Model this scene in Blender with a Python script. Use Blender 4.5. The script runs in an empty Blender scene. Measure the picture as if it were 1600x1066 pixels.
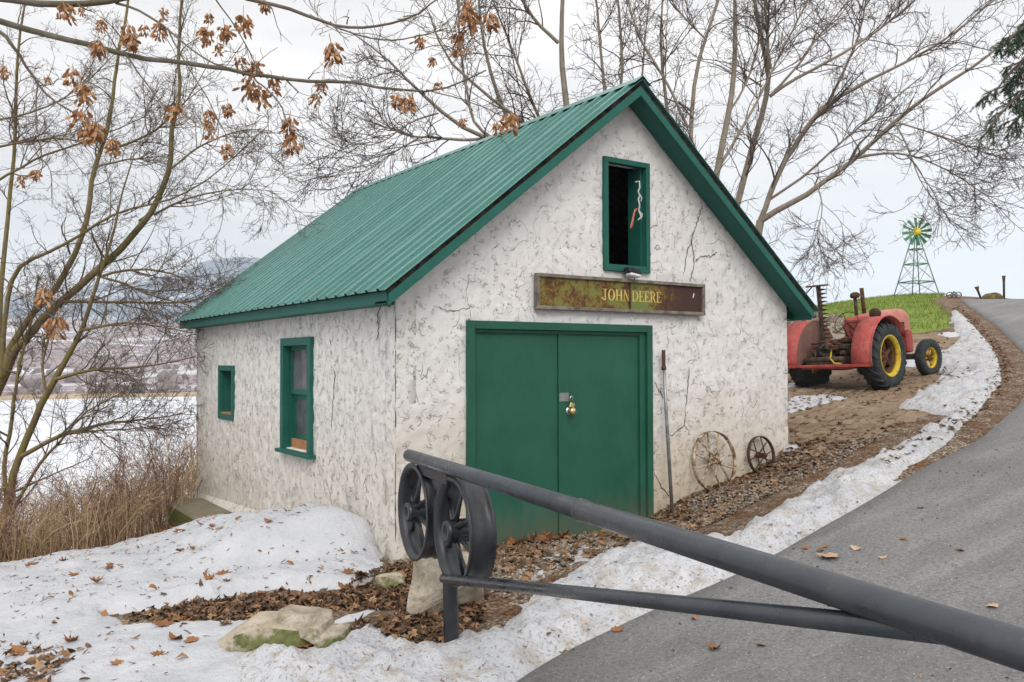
import bpy, bmesh, math, random
import numpy as np
from math import sin, cos, pi, radians, sqrt, atan2
from mathutils import Vector, Matrix
random.seed(7); RNG = np.random.default_rng(11)
sc = bpy.context.scene
COL = sc.collection
# ------------------------------------------------------------------ camera, sky, sun, exposure
cam_d = bpy.data.cameras.new('camera'); cam = bpy.data.objects.new('camera', cam_d); COL.objects.link(cam)
cam_d.sensor_width = 36; cam_d.lens = 1332.96/1600*36; cam_d.clip_start = .05; cam_d.clip_end = 20000
_yaw, _pit, _roll = .6065, .022, -.0027
cam.location = (-3.3502, -6.5866, 1.7)
cam.rotation_euler = (Matrix.Rotation(-_yaw, 4, 'Z') @ Matrix.Rotation(pi/2 + _pit, 4, 'X') @ Matrix.Rotation(_roll, 4, 'Z')).to_euler()
sc.camera = cam
SUN_EL, SUN_AZ = radians(42), radians(213)      # overcast: a broad soft sun from behind the camera's left
world = bpy.data.worlds.new('World'); sc.world = world; world.use_nodes = True
wt = world.node_tree; wt.nodes.clear()
def wn(t, **k):
    n = wt.nodes.new(t)
    for a, b in k.items(): setattr(n, a, b)
    return n
w_out = wn('ShaderNodeOutputWorld'); w_bg = wn('ShaderNodeBackground'); w_bg.inputs[1].default_value = .1
w_sky = wn('ShaderNodeTexSky', sky_type='NISHITA'); w_sky.sun_disc = False
w_sky.sun_elevation = SUN_EL; w_sky.sun_rotation = SUN_AZ; w_sky.air_density = 1.0; w_sky.dust_density = 3.0
w_tc = wn('ShaderNodeTexCoord'); w_map = wn('ShaderNodeMapping'); w_map.inputs['Scale'].default_value = (1.3, 1.3, 6.0)
w_n = wn('ShaderNodeTexNoise'); w_n.inputs['Scale'].default_value = 2.2; w_n.inputs['Detail'].default_value = 6; w_n.inputs['Roughness'].default_value = .55
w_r = wn('ShaderNodeValToRGB'); w_r.color_ramp.elements[0].position = .36; w_r.color_ramp.elements[1].position = .60
w_r.color_ramp.elements[0].color = (5.5, 5.3, 5.15, 1); w_r.color_ramp.elements[1].color = (7.0, 6.7, 6.4, 1)
w_mix = wn('ShaderNodeMixRGB'); w_mix.inputs[0].default_value = .94
# overcast luminance rises steadily from horizon to zenith (milder than the CIE overcast sky)
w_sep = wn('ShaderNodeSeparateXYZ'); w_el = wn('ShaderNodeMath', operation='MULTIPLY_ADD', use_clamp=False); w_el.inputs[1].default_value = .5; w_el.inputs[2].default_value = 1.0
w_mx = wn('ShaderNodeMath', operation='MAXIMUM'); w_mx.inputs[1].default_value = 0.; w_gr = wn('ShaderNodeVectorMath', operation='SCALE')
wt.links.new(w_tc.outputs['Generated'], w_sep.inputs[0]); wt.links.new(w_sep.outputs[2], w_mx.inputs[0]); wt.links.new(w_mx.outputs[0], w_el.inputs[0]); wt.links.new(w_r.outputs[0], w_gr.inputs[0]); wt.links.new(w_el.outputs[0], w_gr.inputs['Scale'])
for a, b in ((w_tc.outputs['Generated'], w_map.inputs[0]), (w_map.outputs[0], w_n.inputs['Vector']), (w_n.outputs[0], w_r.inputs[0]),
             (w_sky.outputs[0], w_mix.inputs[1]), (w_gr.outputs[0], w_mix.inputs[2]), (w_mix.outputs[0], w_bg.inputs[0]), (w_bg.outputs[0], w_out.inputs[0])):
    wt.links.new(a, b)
sun_d = bpy.data.lights.new('sun', 'SUN'); sun_d.energy = 1.5; sun_d.angle = radians(35); sun_d.color = (1, .96, .9)
sun = bpy.data.objects.new('sun', sun_d); COL.objects.link(sun)
sun.rotation_euler = Vector((sin(SUN_AZ)*cos(SUN_EL), cos(SUN_AZ)*cos(SUN_EL), sin(SUN_EL))).to_track_quat('Z', 'Y').to_euler()
vs = sc.view_settings; vs.view_transform = 'Standard'; vs.look = 'None'; vs.exposure = .58; vs.gamma = 1; vs.use_curve_mapping = False
sc.render.engine = 'CYCLES'; sc.cycles.use_denoising = True; sc.cycles.max_bounces = 6; sc.cycles.diffuse_bounces = 3; sc.cycles.glossy_bounces = 2; sc.cycles.transparent_max_bounces = 8; sc.cycles.volume_bounces = 1
sc.cycles.caustics_reflective = False; sc.cycles.caustics_refractive = False
# ------------------------------------------------------------------ numpy helpers
def _hash(ix, iy, s):
    h = (ix.astype(np.int64)*374761393 + iy.astype(np.int64)*668265263 + s*974634) & 0xffffffff
    h = ((h ^ (h >> 13))*1274126177) & 0xffffffff
    return ((h ^ (h >> 16)) & 0xffff)/65535.
def vn(x, y, s=0):
    ix = np.floor(x); iy = np.floor(y); fx = x-ix; fy = y-iy; fx = fx*fx*(3-2*fx); fy = fy*fy*(3-2*fy)
    a = _hash(ix, iy, s); b = _hash(ix+1, iy, s); c = _hash(ix, iy+1, s); d = _hash(ix+1, iy+1, s)
    return a+(b-a)*fx+(c-a)*fy+(a-b-c+d)*fx*fy
def fbm(x, y, s=0, o=4):
    t = 0; a = .5
    for i in range(o): t = t+a*vn(x*2**i, y*2**i, s+i*17); a *= .5
    return t
def sstep(a, b, x):
    t = np.clip((x-a)/(b-a), 0, 1); return t*t*(3-2*t)
def sd_poly(X, Y, poly):
    P = np.asarray(poly, float); Q = np.roll(P, -1, 0); d2 = np.full(X.shape, 1e9); ins = np.zeros(X.shape, bool)
    for (ax, ay), (bx, by) in zip(P, Q):
        ex, ey = bx-ax, by-ay; t = np.clip(((X-ax)*ex+(Y-ay)*ey)/(ex*ex+ey*ey+1e-12), 0, 1)
        d2 = np.minimum(d2, (X-ax-t*ex)**2+(Y-ay-t*ey)**2)
        c = (ay > Y) != (by > Y); ins ^= c & (X < (bx-ax)*(Y-ay)/(by-ay+1e-12)+ax)
    return np.where(ins, 1, -1)*np.sqrt(d2)
def mesh_np(name, V, F, smooth=True):
    V = np.asarray(V, np.float32); F = np.asarray(F, np.int32); me = bpy.data.meshes.new(name)
    me.vertices.add(len(V)); me.vertices.foreach_set('co', V.ravel()); k = F.shape[1]
    me.loops.add(F.size); me.loops.foreach_set('vertex_index', F.ravel())
    me.polygons.add(len(F)); me.polygons.foreach_set('loop_start', np.arange(0, F.size, k, dtype=np.int32))
    me.update(calc_edges=True)
    if smooth: me.polygons.foreach_set('use_smooth', np.ones(len(F), bool))
    return me
def tag(o, label=None, cat=None, group=None, kind=None):
    if label: o['label'] = label
    if cat: o['category'] = cat
    if group: o['group'] = group
    if kind: o['kind'] = kind
    return o
def link(name, me, mat=None, parent=None):
    o = bpy.data.objects.new(name, me); COL.objects.link(o)
    if mat is not None and me is not None and len(me.materials) == 0: me.materials.append(mat)
    if parent: o.parent = parent
    return o
def empty(name, loc, rot=(0, 0, 0)):
    o = bpy.data.objects.new(name, None); COL.objects.link(o); o.location = loc; o.rotation_euler = rot; o.empty_display_size = .1
    return o
def root_of(o):
    while o.parent: o = o.parent
    return o
class MB:
    def __init__(s): s.v = []; s.f = []; s.sm = []
    def add(s, V, F, smooth=False):
        n = len(s.v); s.v += [tuple(map(float, p)) for p in V]; s.f += [tuple(int(n+i) for i in f) for f in F]; s.sm += [smooth]*len(F); return s
    def box(s, a, b, M=None):
        x0, y0, z0 = a; x1, y1, z1 = b
        V = [(x0,y0,z0),(x1,y0,z0),(x1,y1,z0),(x0,y1,z0),(x0,y0,z1),(x1,y0,z1),(x1,y1,z1),(x0,y1,z1)]
        if M is not None: V = [tuple(M @ Vector(p)) for p in V]
        return s.add(V, [(0,3,2,1),(4,5,6,7),(0,1,5,4),(1,2,6,5),(2,3,7,6),(3,0,4,7)])
    def tube(s, pts, r, n=8, caps=True, smooth=True):
        pts = [Vector(p) for p in pts]; k = len(pts); rr = [r]*k if not hasattr(r, '__len__') else r
        V = []; up = None
        for i, p in enumerate(pts):
            t = (pts[min(i+1, k-1)]-pts[max(i-1, 0)]).normalized()
            if up is None: up = Vector((0, 0, 1)) if abs(t.z) < .9 else Vector((1, 0, 0))
            u = (up-t*up.dot(t)).normalized(); w = t.cross(u); up = u
            for j in range(n):
                a = 2*pi*j/n; V.append(p+(u*cos(a)+w*sin(a))*rr[i])
        F = [(i*n+j, i*n+(j+1) % n, (i+1)*n+(j+1) % n, (i+1)*n+j) for i in range(k-1) for j in range(n)]
        s.add(V, F, smooth)
        if caps:
            b = len(s.v)-len(V); s.f += [tuple(b+j for j in range(n-1, -1, -1)), tuple(b+(k-1)*n+j for j in range(n))]; s.sm += [False]*2
        return s
    def lathe(s, prof, c, axis, n=32, closed=False, smooth=True):   # prof: (offset along axis, radius)
        ax = Vector(axis).normalized(); u = ax.orthogonal().normalized(); w = ax.cross(u); c = Vector(c); k = len(prof); V = []
        for j in range(n):
            a = 2*pi*j/n; d = u*cos(a)+w*sin(a)
            for h, r in prof: V.append(c+ax*h+d*r)
        m = k if closed else k-1
        F = [(j*k+i, j*k+(i+1) % k, ((j+1) % n)*k+(i+1) % k, ((j+1) % n)*k+i) for j in range(n) for i in range(m)]
        return s.add(V, F, smooth)
    def prism(s, poly, d):    # polygon (3D points) extruded by vector d
        n = len(poly); V = [Vector(p) for p in poly]+[Vector(p)+Vector(d) for p in poly]
        return s.add(V, [tuple(range(n-1, -1, -1)), tuple(range(n, 2*n))]+[(i, (i+1) % n, n+(i+1) % n, n+i) for i in range(n)])
    def xf(s, M): s.v = [tuple(M @ Vector(p)) for p in s.v]; return s
    def mesh(s, name, origin=(0, 0, 0), bevel=0):
        me = bpy.data.meshes.new(name); me.from_pydata([(p[0]-origin[0], p[1]-origin[1], p[2]-origin[2]) for p in s.v], [], s.f)
        me.polygons.foreach_set('use_smooth', s.sm)
        bm = bmesh.new(); bm.from_mesh(me)
        bmesh.ops.recalc_face_normals(bm, faces=bm.faces)
        if bevel: bmesh.ops.bevel(bm, geom=[e for e in bm.edges if len(e.link_faces) == 2 and e.calc_face_angle() > .5], offset=bevel, segments=1, affect='EDGES')
        bm.to_mesh(me); bm.free(); me.update()
        return me
    def build(s, name, mat, parent=None, bevel=0, local=False):
        o = root_of(parent).location if (parent and not local) else (0, 0, 0)
        return link(name, s.mesh(name, o, bevel), mat, parent)
def tubes_np(P, R, S):
    """P (N,K,3) polylines, R (N,K) radii -> verts, quads"""
    N, K, _ = P.shape; T = np.gradient(P, axis=1); T /= np.linalg.norm(T, axis=2, keepdims=True)+1e-9
    m = T.mean(1); ref = np.where((np.abs(m[:, 2]) < .8)[:, None], np.array([0, 0, 1.]), np.array([1., 0, 0]))
    U = ref[:, None, :]-T*(T*ref[:, None, :]).sum(2, keepdims=True); U /= np.linalg.norm(U, axis=2, keepdims=True)+1e-9; W = np.cross(T, U)
    a = 2*np.pi*np.arange(S)/S
    V = P[:, :, None]+R[:, :, None, None]*(U[:, :, None]*np.cos(a)[:, None]+W[:, :, None]*np.sin(a)[:, None])
    n = np.arange(N)[:, None, None]*K*S; k = np.arange(K-1)[None, :, None]*S; j = np.arange(S)[None, None, :]; j2 = (j+1) % S
    F = np.stack([n+k+j, n+k+j2, n+k+S+j2, n+k+S+j], -1).reshape(-1, 4)
    return V.reshape(-1, 3), F
def joinVF(L):
    V = []; F = []; b = 0
    for v, f in L: V.append(v); F.append(f+b); b += len(v)
    return np.concatenate(V), np.concatenate(F)
def resample(pts, K):
    P = np.array(pts, float); d = np.r_[0, np.cumsum(np.linalg.norm(np.diff(P[:, :3], axis=0), axis=1))]
    t = np.linspace(0, d[-1], K); out = np.stack([np.interp(t, d, P[:, i]) for i in range(P.shape[1])], 1)
    for _ in range(2): out[1:-1, :3] = .25*out[:-2, :3]+.5*out[1:-1, :3]+.25*out[2:, :3]
    return out
def sprout(P, R, per, lo, hi, ang, K, r_tip, up=.1, wig=.25, t0=.2, rf=.55):
    """children for every polyline: returns (M,K,3),(M,K)"""
    N, Kp, _ = P.shape; M = N*per; i = np.repeat(np.arange(N), per); t = (t0+(1-t0)*RNG.random(M)**.85)*(Kp-1)
    a = np.minimum(t.astype(int), Kp-2); f = (t-a)[:, None]
    pos = P[i, a]*(1-f)+P[i, a+1]*f; tan = P[i, a+1]-P[i, a]; tan /= np.linalg.norm(tan, axis=1, keepdims=True)+1e-9
    rp = R[i, a]*(1-f[:, 0])+R[i, a+1]*f[:, 0]
    rv = RNG.normal(size=(M, 3)); perp = rv-tan*(rv*tan).sum(1, keepdims=True); perp /= np.linalg.norm(perp, axis=1, keepdims=True)+1e-9
    th = RNG.uniform(ang[0], ang[1], M)[:, None]; d = tan*np.cos(th)+perp*np.sin(th)
    L = RNG.uniform(lo, hi, M)[:, None]*(1.15-.5*(t/(Kp-1)))[:, None]; step = L/(K-1); out = [pos]
    bend = RNG.normal(size=(M, 3))*wig*.4
    for k in range(K-1):
        d = d+bend+RNG.normal(size=(M, 3))*wig*.5+np.array([0, 0, up]); d /= np.linalg.norm(d, axis=1, keepdims=True); out.append(out[-1]+d*step)
    C = np.stack(out, 1); r0 = np.minimum(rp*rf, .004+L[:, 0]*.012); r0 = np.maximum(r0, r_tip*1.2)
    RR = r0[:, None]+(r_tip-r0[:, None])*np.linspace(0, 1, K)[None]
    return C, RR
# ------------------------------------------------------------------ surveyed ground heights and traced plan positions (metres)
TP = np.array([
(0,-.15,0),(.7,-.1,0),(3,-.1,.05),(3.4,-.1,.18),(3.9,-.1,.27),(4.75,-.1,.42),(5.27,-.1,.67),(5.4,1.5,.72),(5.4,4,.70),(5.4,6.6,.66),
(-.1,1,-.05),(-.1,3.8,-.32),(-.1,6.5,-.48),(2.6,3,.2),(2.6,7,.1),
(-.85,-2.3,.04),(-.95,-2.8,-.04),(-.2,-2.42,.0),(.6,-2.4,.09),(1.38,-2.44,.19),(2.47,-2.28,.35),(4.35,-1.97,.61),(5.85,-1.8,.82),(8.06,-1.14,1.07),
(-3.35,-6.6,.0),(-6,-6,-.05),(-1,-5,-.02),(1,-5,.1),(4,-5,.5),(9,-5,1.2),(-3,-3,-.05),(-2,-1,-.02),(-1,-.6,.0),
(-5,-2,-.15),(-4.5,0,-.25),(-2.5,1.5,-.2),(-2.7,3.4,-.38),(-1.8,3.6,-.38),(-.5,4.8,-.42),(-4.5,3,-.42),(-8,1,-.5),(-8,-4,-.3),
(-4,6,-1.2),(-2,6.5,-1.3),(-.3,7.6,-1.1),(2,9.5,-1.2),(-8,5,-1.4),(-12,3,-1.6),(-6,10,-2.6),(-1,11,-2.6),(3,14,-2.6),(-12,10,-3.4),
(-14,22,-7),(0,24,-7),(8,26,-5.5),(-30,20,-8.5),(-20,40,-12.5),(5,42,-12.5),(25,50,-9),(-45,30,-13),(-45,0,-4),(-40,-40,-1),
(9.68,1.43,1.20),(9.35,2.8,1.22),(11.65,1.88,1.42),(11.4,3.2,1.44),(7.2,.6,.93),(7.2,3.5,.95),(8,7,1.0),(9.9,-.3,1.34),(11.2,.2,1.52),
(9,12,.2),(14,16,.9),(16,10,2.0),
(18.5,5.2,2.42),(19.7,4.3,2.67),(22,5,3.0),(25,9.5,3.55),(28,11,3.93),(30.5,9.6,3.88),(32,12.2,4.28),(35.5,15.2,4.62),(38,15,4.4),(36,20,4.4),(30,18,3.9),(25,14,3.2),
(35,8,3.85),(42,14,4.1),(48,20,3.6),(60,30,2),(60,5,2.4),(40,35,2.4),(30,28,2.4),(80,20,0),(20,-2,2.75),(20,-12,2.8),(33,-3,3.75),(40,-20,4),(0,-40,.5),(45,-5,3.7)],float)
def _phi(r2): return np.where(r2>0, .5*r2*np.log(np.maximum(r2,1e-12)),0.)
_n=len(TP); _d2=((TP[:,None,:2]-TP[None,:,:2])**2).sum(-1)
_A=np.zeros((_n+3,_n+3)); _A[:_n,:_n]=_phi(_d2)+np.eye(_n)*.02; _A[:_n,_n]=1; _A[:_n,_n+1:]=TP[:,:2]; _A[_n:,:_n]=_A[:_n,_n:].T
_w=np.linalg.solve(_A,np.r_[TP[:,2],0,0,0])
def terr(X,Y):
    X=np.asarray(X,float); Y=np.asarray(Y,float); sh=X.shape; X=X.ravel();Y=Y.ravel(); out=np.empty(len(X))
    for i in range(0,len(X),20000):
        x=X[i:i+20000];y=Y[i:i+20000]
        out[i:i+20000]=_phi((x[:,None]-TP[:,0])**2+(y[:,None]-TP[:,1])**2)@_w[:_n]+_w[_n]+_w[_n+1]*x+_w[_n+2]*y
    return out.reshape(sh)
ROAD_EDGE=[(-0.9,-2.68),(-0.22,-2.41),(0.6,-2.37),(1.41,-2.38),(2.47,-2.25),(4.33,-1.95),(5.8,-1.8),(7.91,-1.19),(9.78,-0.57),(11.16,0),(13.38,1.08),(15.19,2.09),(18.6,4.09),(22.09,6.29),(24.73,8.04)]
SNOW_FIELD=[(-3.93,3.29),(-2.68,3.25),(-2.34,3.33),(-1.97,3.46),(-1.18,5.01),(-0.93,4.76),(-0.63,4.42),(-0.48,3.44),(-0.08,3.54),(-0.16,2.33),(-0.15,1.64),(-0.07,1.03),(-0.05,0.64),(-0.17,0.01),(-0.43,-0.56),(-0.69,-0.98),(-0.92,-0.96),(-1.06,-0.59),(-1.21,-0.48),(-1.43,-0.44),(-1.66,-0.47),(-1.84,-0.5),(-1.96,-0.06),(-2.11,-0.07),(-2.1,-0.47),(-1.89,-0.84),(-1.78,-1.16),(-1.91,-1.51),(-2.06,-1.92),(-2.8,-1.2),(-2.81,-0.82),(-2.88,-0.49),(-2.99,-0.99),(-3.72,-0.16)]
SNOW_BANK=[(-2.28,-2.41),(-2.09,-1.89),(-1.94,-1.66),(-1.66,-1.66),(-1.48,-1.79),(-1.21,-1.63),(-1.04,-1.62),(-1,-1.82),(-0.97,-2.09),(-0.81,-2.19),(-0.31,-1.9),(0.09,-1.54),(0.67,-1.22),(1.1,-1.09),(1.74,-0.84),(1.94,-1.04),(1.96,-1.4),(2.48,-1.22),(3.21,-1.03),(4.02,-0.94),(4.93,-0.84),(5.85,-0.81),(7.19,-0.41),(7.74,0.19),(9.36,0.64),(10.91,1.18),(13.4,2.93),(14.98,3.25),(17.03,4.04),(19.96,5.88),(22.68,7.21),(22.16,6.66),(19.01,4.66),(15.28,2.43),(12.03,0.69),(9.81,-0.28),(7.87,-0.93),(5.7,-1.68),(4.49,-1.86),(3.24,-2.01),(2.14,-2.2),(1.34,-2.26),(0.68,-2.29),(0.1,-2.32),(-0.5,-2.47),(-0.87,-2.65),(-1.43,-2.96)]
SNOW_P1=[(8.27,2.28),(8.74,1.91),(8.67,1.34),(8,1.28),(7.25,1.19),(6.75,1.12),(7.24,1.68)]
SNOW_P2=[(5.26,0.08),(5.35,-0.16),(5.32,-0.38),(5.17,-0.4),(5.05,-0.2),(5.09,-0.03)]
SNOW_P3=[(17.66,4.98),(18.37,5.06),(17.8,4.39),(16.87,3.88),(16.77,4.29)]
SNOW_P4=[(0.32,-1.29),(1.02,-0.75),(1.62,-0.53),(1.86,-0.71),(1.25,-1.24),(0.67,-1.38),(0.24,-1.57)]
SNOW_P5=[(13.55,3.58),(14.33,3.46),(13.57,2.76),(12.37,2.35),(12.3,2.76)]
SNOW_P6=[(9.49,3.3),(9.85,3.15),(9.32,2.7),(9,2.88)]
ROAD_LEAVES=[(1.9,-2.91),(2.24,-2.31),(2,-2.77),(2.71,-2.38),(2.47,-3.12),(2.14,-2.97),(0.73,-2.98),(0.54,-3.42),(0.58,-2.88),(0.06,-2.46),(0.17,-2.63),(-0.24,-2.62),(0.34,-3.26),(1.75,-4.09),(2.3,-2.37),(1.4,-2.62),(2,-2.65),(2.08,-3.21),(2.47,-3.53),(3.22,-2.83),(2.08,-2.76),(0.55,-2.47)]
SNOW_LEAVES=[(-2.24,2.32),(-2.26,1.53),(-1.99,1.5),(-2.17,0.96),(-2.48,2.5),(-1.12,1.86),(-1.37,0.26),(-1.43,-0.03),(0,2.2),(-0.04,2.01),(-1.18,2.44),(-1.46,1.26),(-1.4,1.08),(-2.08,-0.91),(-2.09,-1.27),(-2.02,-1.35),(-2.24,-1.5),(-2.71,-0.86),(-2.58,-0.77),(-0.6,-0.38),(-0.73,-0.62),(-1.52,0.08),(-1.24,-0.26),(-1.11,-0.32),(-1.03,-0.63),(-1.64,-0.69),(-2.28,-0.01),(-1.18,5.01),(-0.89,4.8),(-0.68,5.01),(-0.67,4.74),(-1.45,-1.92),(-0.86,-0.81),(-2.87,-0.82),(-2.45,-1.47),(1.19,-1.45),(1.86,-1.2),(-0.58,-0.53),(-0.84,0.76),(-1.13,1.47),(-1.56,-1.89)]
TREE_A=[[(10.02,4.86,0.95,0.095),(10.16,4.71,2.74,0.087),(10.38,4.51,4.46,0.078)],
 [(9.40,4.80,0.97,0.073),(9.45,4.58,3.33,0.067),(9.55,4.35,4.87,0.062),(9.76,4.05,6.08,0.056),(9.86,3.84,6.70,0.050),(9.73,3.79,7.26,0.045),(9.53,3.79,7.94,0.039),(9.33,3.79,8.39,0.034),(9.18,3.75,9.06,0.028)],
 [(10.38,4.51,4.46,0.056),(10.50,4.26,5.20,0.053),(10.70,3.95,5.87,0.050),(10.98,3.58,6.50,0.048),(11.05,3.38,6.65,0.045)],
 [(11.05,3.38,6.65,0.028),(11.32,3.17,7.39,0.024),(11.53,3.01,7.95,0.020),(11.61,2.94,8.64,0.015),(11.67,2.87,9.38,0.011)],
 [(11.05,3.38,6.65,0.034),(11.32,2.98,6.87,0.030),(11.84,2.41,7.27,0.026),(12.27,1.90,7.57,0.022),(12.69,1.39,8.05,0.019),(12.78,1.12,8.28,0.015),(13.06,0.71,8.68,0.011)],
 [(10.38,4.51,4.46,0.062),(10.64,4.02,4.74,0.056),(10.88,3.54,5.02,0.050),(11.26,2.96,5.51,0.044),(11.62,2.39,6.14,0.038),(11.89,1.89,6.55,0.032),(12.32,1.27,6.95,0.026),(12.56,0.79,7.38,0.020),(12.72,0.36,7.78,0.014)],
 [(11.22,2.93,5.50,0.028),(11.40,2.55,5.57,0.023),(11.76,2.06,5.48,0.017),(12.12,1.58,5.10,0.012),(12.46,1.11,4.61,0.007)],
 [(10.53,4.39,4.89,0.028),(10.94,3.79,5.36,0.024),(11.21,3.29,5.91,0.020),(11.62,2.68,6.47,0.015),(12.03,2.08,6.99,0.011)],
 [(9.53,3.58,6.57,0.034),(9.75,3.22,6.83,0.029),(10.19,2.72,7.12,0.025),(10.61,2.22,7.50,0.020),(11.02,1.73,7.95,0.016),(11.33,1.31,8.46,0.011)],
 [(9.53,3.58,6.57,0.025),(10.11,3.37,7.21,0.022),(10.55,3.27,7.82,0.018),(11.07,3.11,8.34,0.015),(11.52,2.99,9.01,0.011)],
 [(11.34,2.22,6.05,0.017),(11.44,2.01,5.56,0.014),(11.42,1.88,5.07,0.011),(11.54,1.66,4.58,0.008),(11.66,1.44,4.27,0.004)],
 [(11.34,2.22,6.05,0.017),(11.68,1.78,5.84,0.014),(11.98,1.36,5.56,0.011),(12.28,0.95,5.29,0.008),(12.38,0.67,5.19,0.004)],
 [(9.53,3.57,7.06,0.034),(9.39,3.53,7.72,0.028),(9.29,3.46,8.27,0.022),(9.14,3.43,8.92,0.017)],
 [(10.71,3.41,4.98,0.014),(10.75,3.28,4.51,0.010),(10.47,3.36,4.01,0.007),(10.53,3.21,3.69,0.003)]]
TREE_B=[[(8.24,4.38,1.02,0.073),(8.34,4.14,3.58,0.066),(8.49,3.89,5.20,0.058),(8.56,3.71,6.14,0.051),(8.59,3.57,6.88,0.044),(8.47,3.52,7.66,0.037),(8.44,3.43,8.05,0.030),(8.35,3.37,8.58,0.022)],
 [(7.83,4.30,1.03,0.050),(7.79,4.12,3.54,0.045),(7.75,3.94,5.80,0.039),(7.73,3.80,6.61,0.034),(7.80,3.59,7.28,0.028),(7.91,3.35,7.90,0.022),(7.92,3.19,8.29,0.017)],
 [(8.47,3.87,5.19,0.028),(8.83,3.64,5.88,0.025),(9.10,3.49,6.48,0.021),(9.41,3.31,7.19,0.018),(9.77,3.09,7.90,0.015),(9.99,2.97,8.50,0.011)],
 [(8.24,4.20,3.00,0.045),(7.95,4.38,5.33,0.038),(7.77,4.50,6.50,0.031),(7.68,4.57,7.33,0.024),(7.74,4.54,8.27,0.017)],
 [(7.70,3.90,5.78,0.025),(7.33,3.99,6.52,0.022),(6.91,4.11,7.03,0.018),(6.59,4.16,7.64,0.015),(6.41,4.12,8.14,0.011)],
 [(7.70,3.49,7.23,0.017),(7.22,3.64,7.61,0.013),(6.92,3.65,7.98,0.008)],
 [(8.52,3.68,6.12,0.022),(8.94,3.58,6.70,0.019),(9.21,3.58,7.46,0.015),(9.44,3.60,8.35,0.011)]]
TREE_C=[[(6.64,5.74,0.78,0.081),(6.54,5.60,3.61,0.074),(6.35,5.54,5.34,0.066),(6.22,5.47,6.23,0.059),(6.04,5.44,6.85,0.051),(5.94,5.36,7.37,0.044),(5.94,5.20,8.07,0.036),(5.91,5.06,8.70,0.029)],
 [(5.86,5.26,7.32,0.035),(5.48,5.31,7.56,0.029),(5.14,5.33,7.89,0.023),(4.81,5.35,8.30,0.017)],
 [(6.56,5.72,3.38,0.052),(6.03,5.89,4.78,0.047),(5.45,6.08,5.92,0.042),(5.22,6.06,6.14,0.037),(4.99,6.03,6.63,0.032),(4.75,6.01,7.32,0.027),(4.61,5.92,8.00,0.022),(4.51,5.79,8.61,0.017)],
 [(6.57,5.73,3.27,0.046),(6.06,5.73,5.70,0.041),(5.62,5.76,5.94,0.036),(5.12,5.82,6.10,0.031),(4.71,5.82,6.37,0.027),(4.14,5.93,6.70,0.022),(3.75,5.91,7.03,0.017),(3.55,5.76,7.48,0.012)],
 [(6.39,5.60,3.60,0.052),(5.58,5.87,5.42,0.047),(4.98,6.03,5.64,0.041),(4.50,6.12,5.67,0.036),(3.98,6.23,5.98,0.030),(3.58,6.25,6.29,0.025),(3.25,6.24,6.57,0.020),(2.92,6.21,6.85,0.014),(2.38,6.33,7.10,0.009)],
 [(4.98,6.03,5.64,0.029),(4.26,6.29,5.58,0.025),(3.74,6.41,5.56,0.020),(3.32,6.45,5.56,0.016),(3.05,6.40,5.65,0.011),(2.85,6.29,5.87,0.007)],
 [(4.98,6.03,5.64,0.032),(4.70,6.13,5.73,0.028),(4.53,6.14,6.26,0.024),(4.39,6.12,7.01,0.020),(4.29,6.07,7.64,0.016),(4.29,5.95,8.28,0.012)],
 [(6.28,5.64,4.77,0.035),(5.83,5.73,6.08,0.030),(5.51,5.74,6.53,0.026),(5.26,5.70,7.11,0.021),(4.98,5.69,7.46,0.016),(4.75,5.64,7.94,0.012)],
 [(6.76,5.59,3.38,0.035),(7.00,5.22,5.37,0.031),(6.84,5.15,6.61,0.028),(6.69,5.10,7.26,0.024),(6.54,5.03,8.16,0.021),(6.42,4.96,8.56,0.017)],
 [(6.81,5.56,3.38,0.035),(7.18,5.16,5.74,0.031),(7.17,5.07,6.80,0.028),(7.22,4.94,7.51,0.024),(7.05,4.97,8.18,0.021),(6.94,4.95,8.70,0.017)],
 [(6.86,5.52,3.38,0.029),(7.48,5.06,5.64,0.025),(7.59,4.98,6.83,0.020),(7.69,4.92,7.67,0.016),(7.75,4.89,8.40,0.012)],
 [(3.89,6.05,5.92,0.017),(3.40,6.15,5.73,0.014),(2.96,6.23,5.30,0.011),(2.52,6.29,5.20,0.007),(2.18,6.28,5.30,0.004)],
 [(3.65,6.23,5.51,0.014),(3.14,6.35,5.19,0.011),(2.70,6.42,4.77,0.007),(2.27,6.48,4.78,0.003)]]
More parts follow.
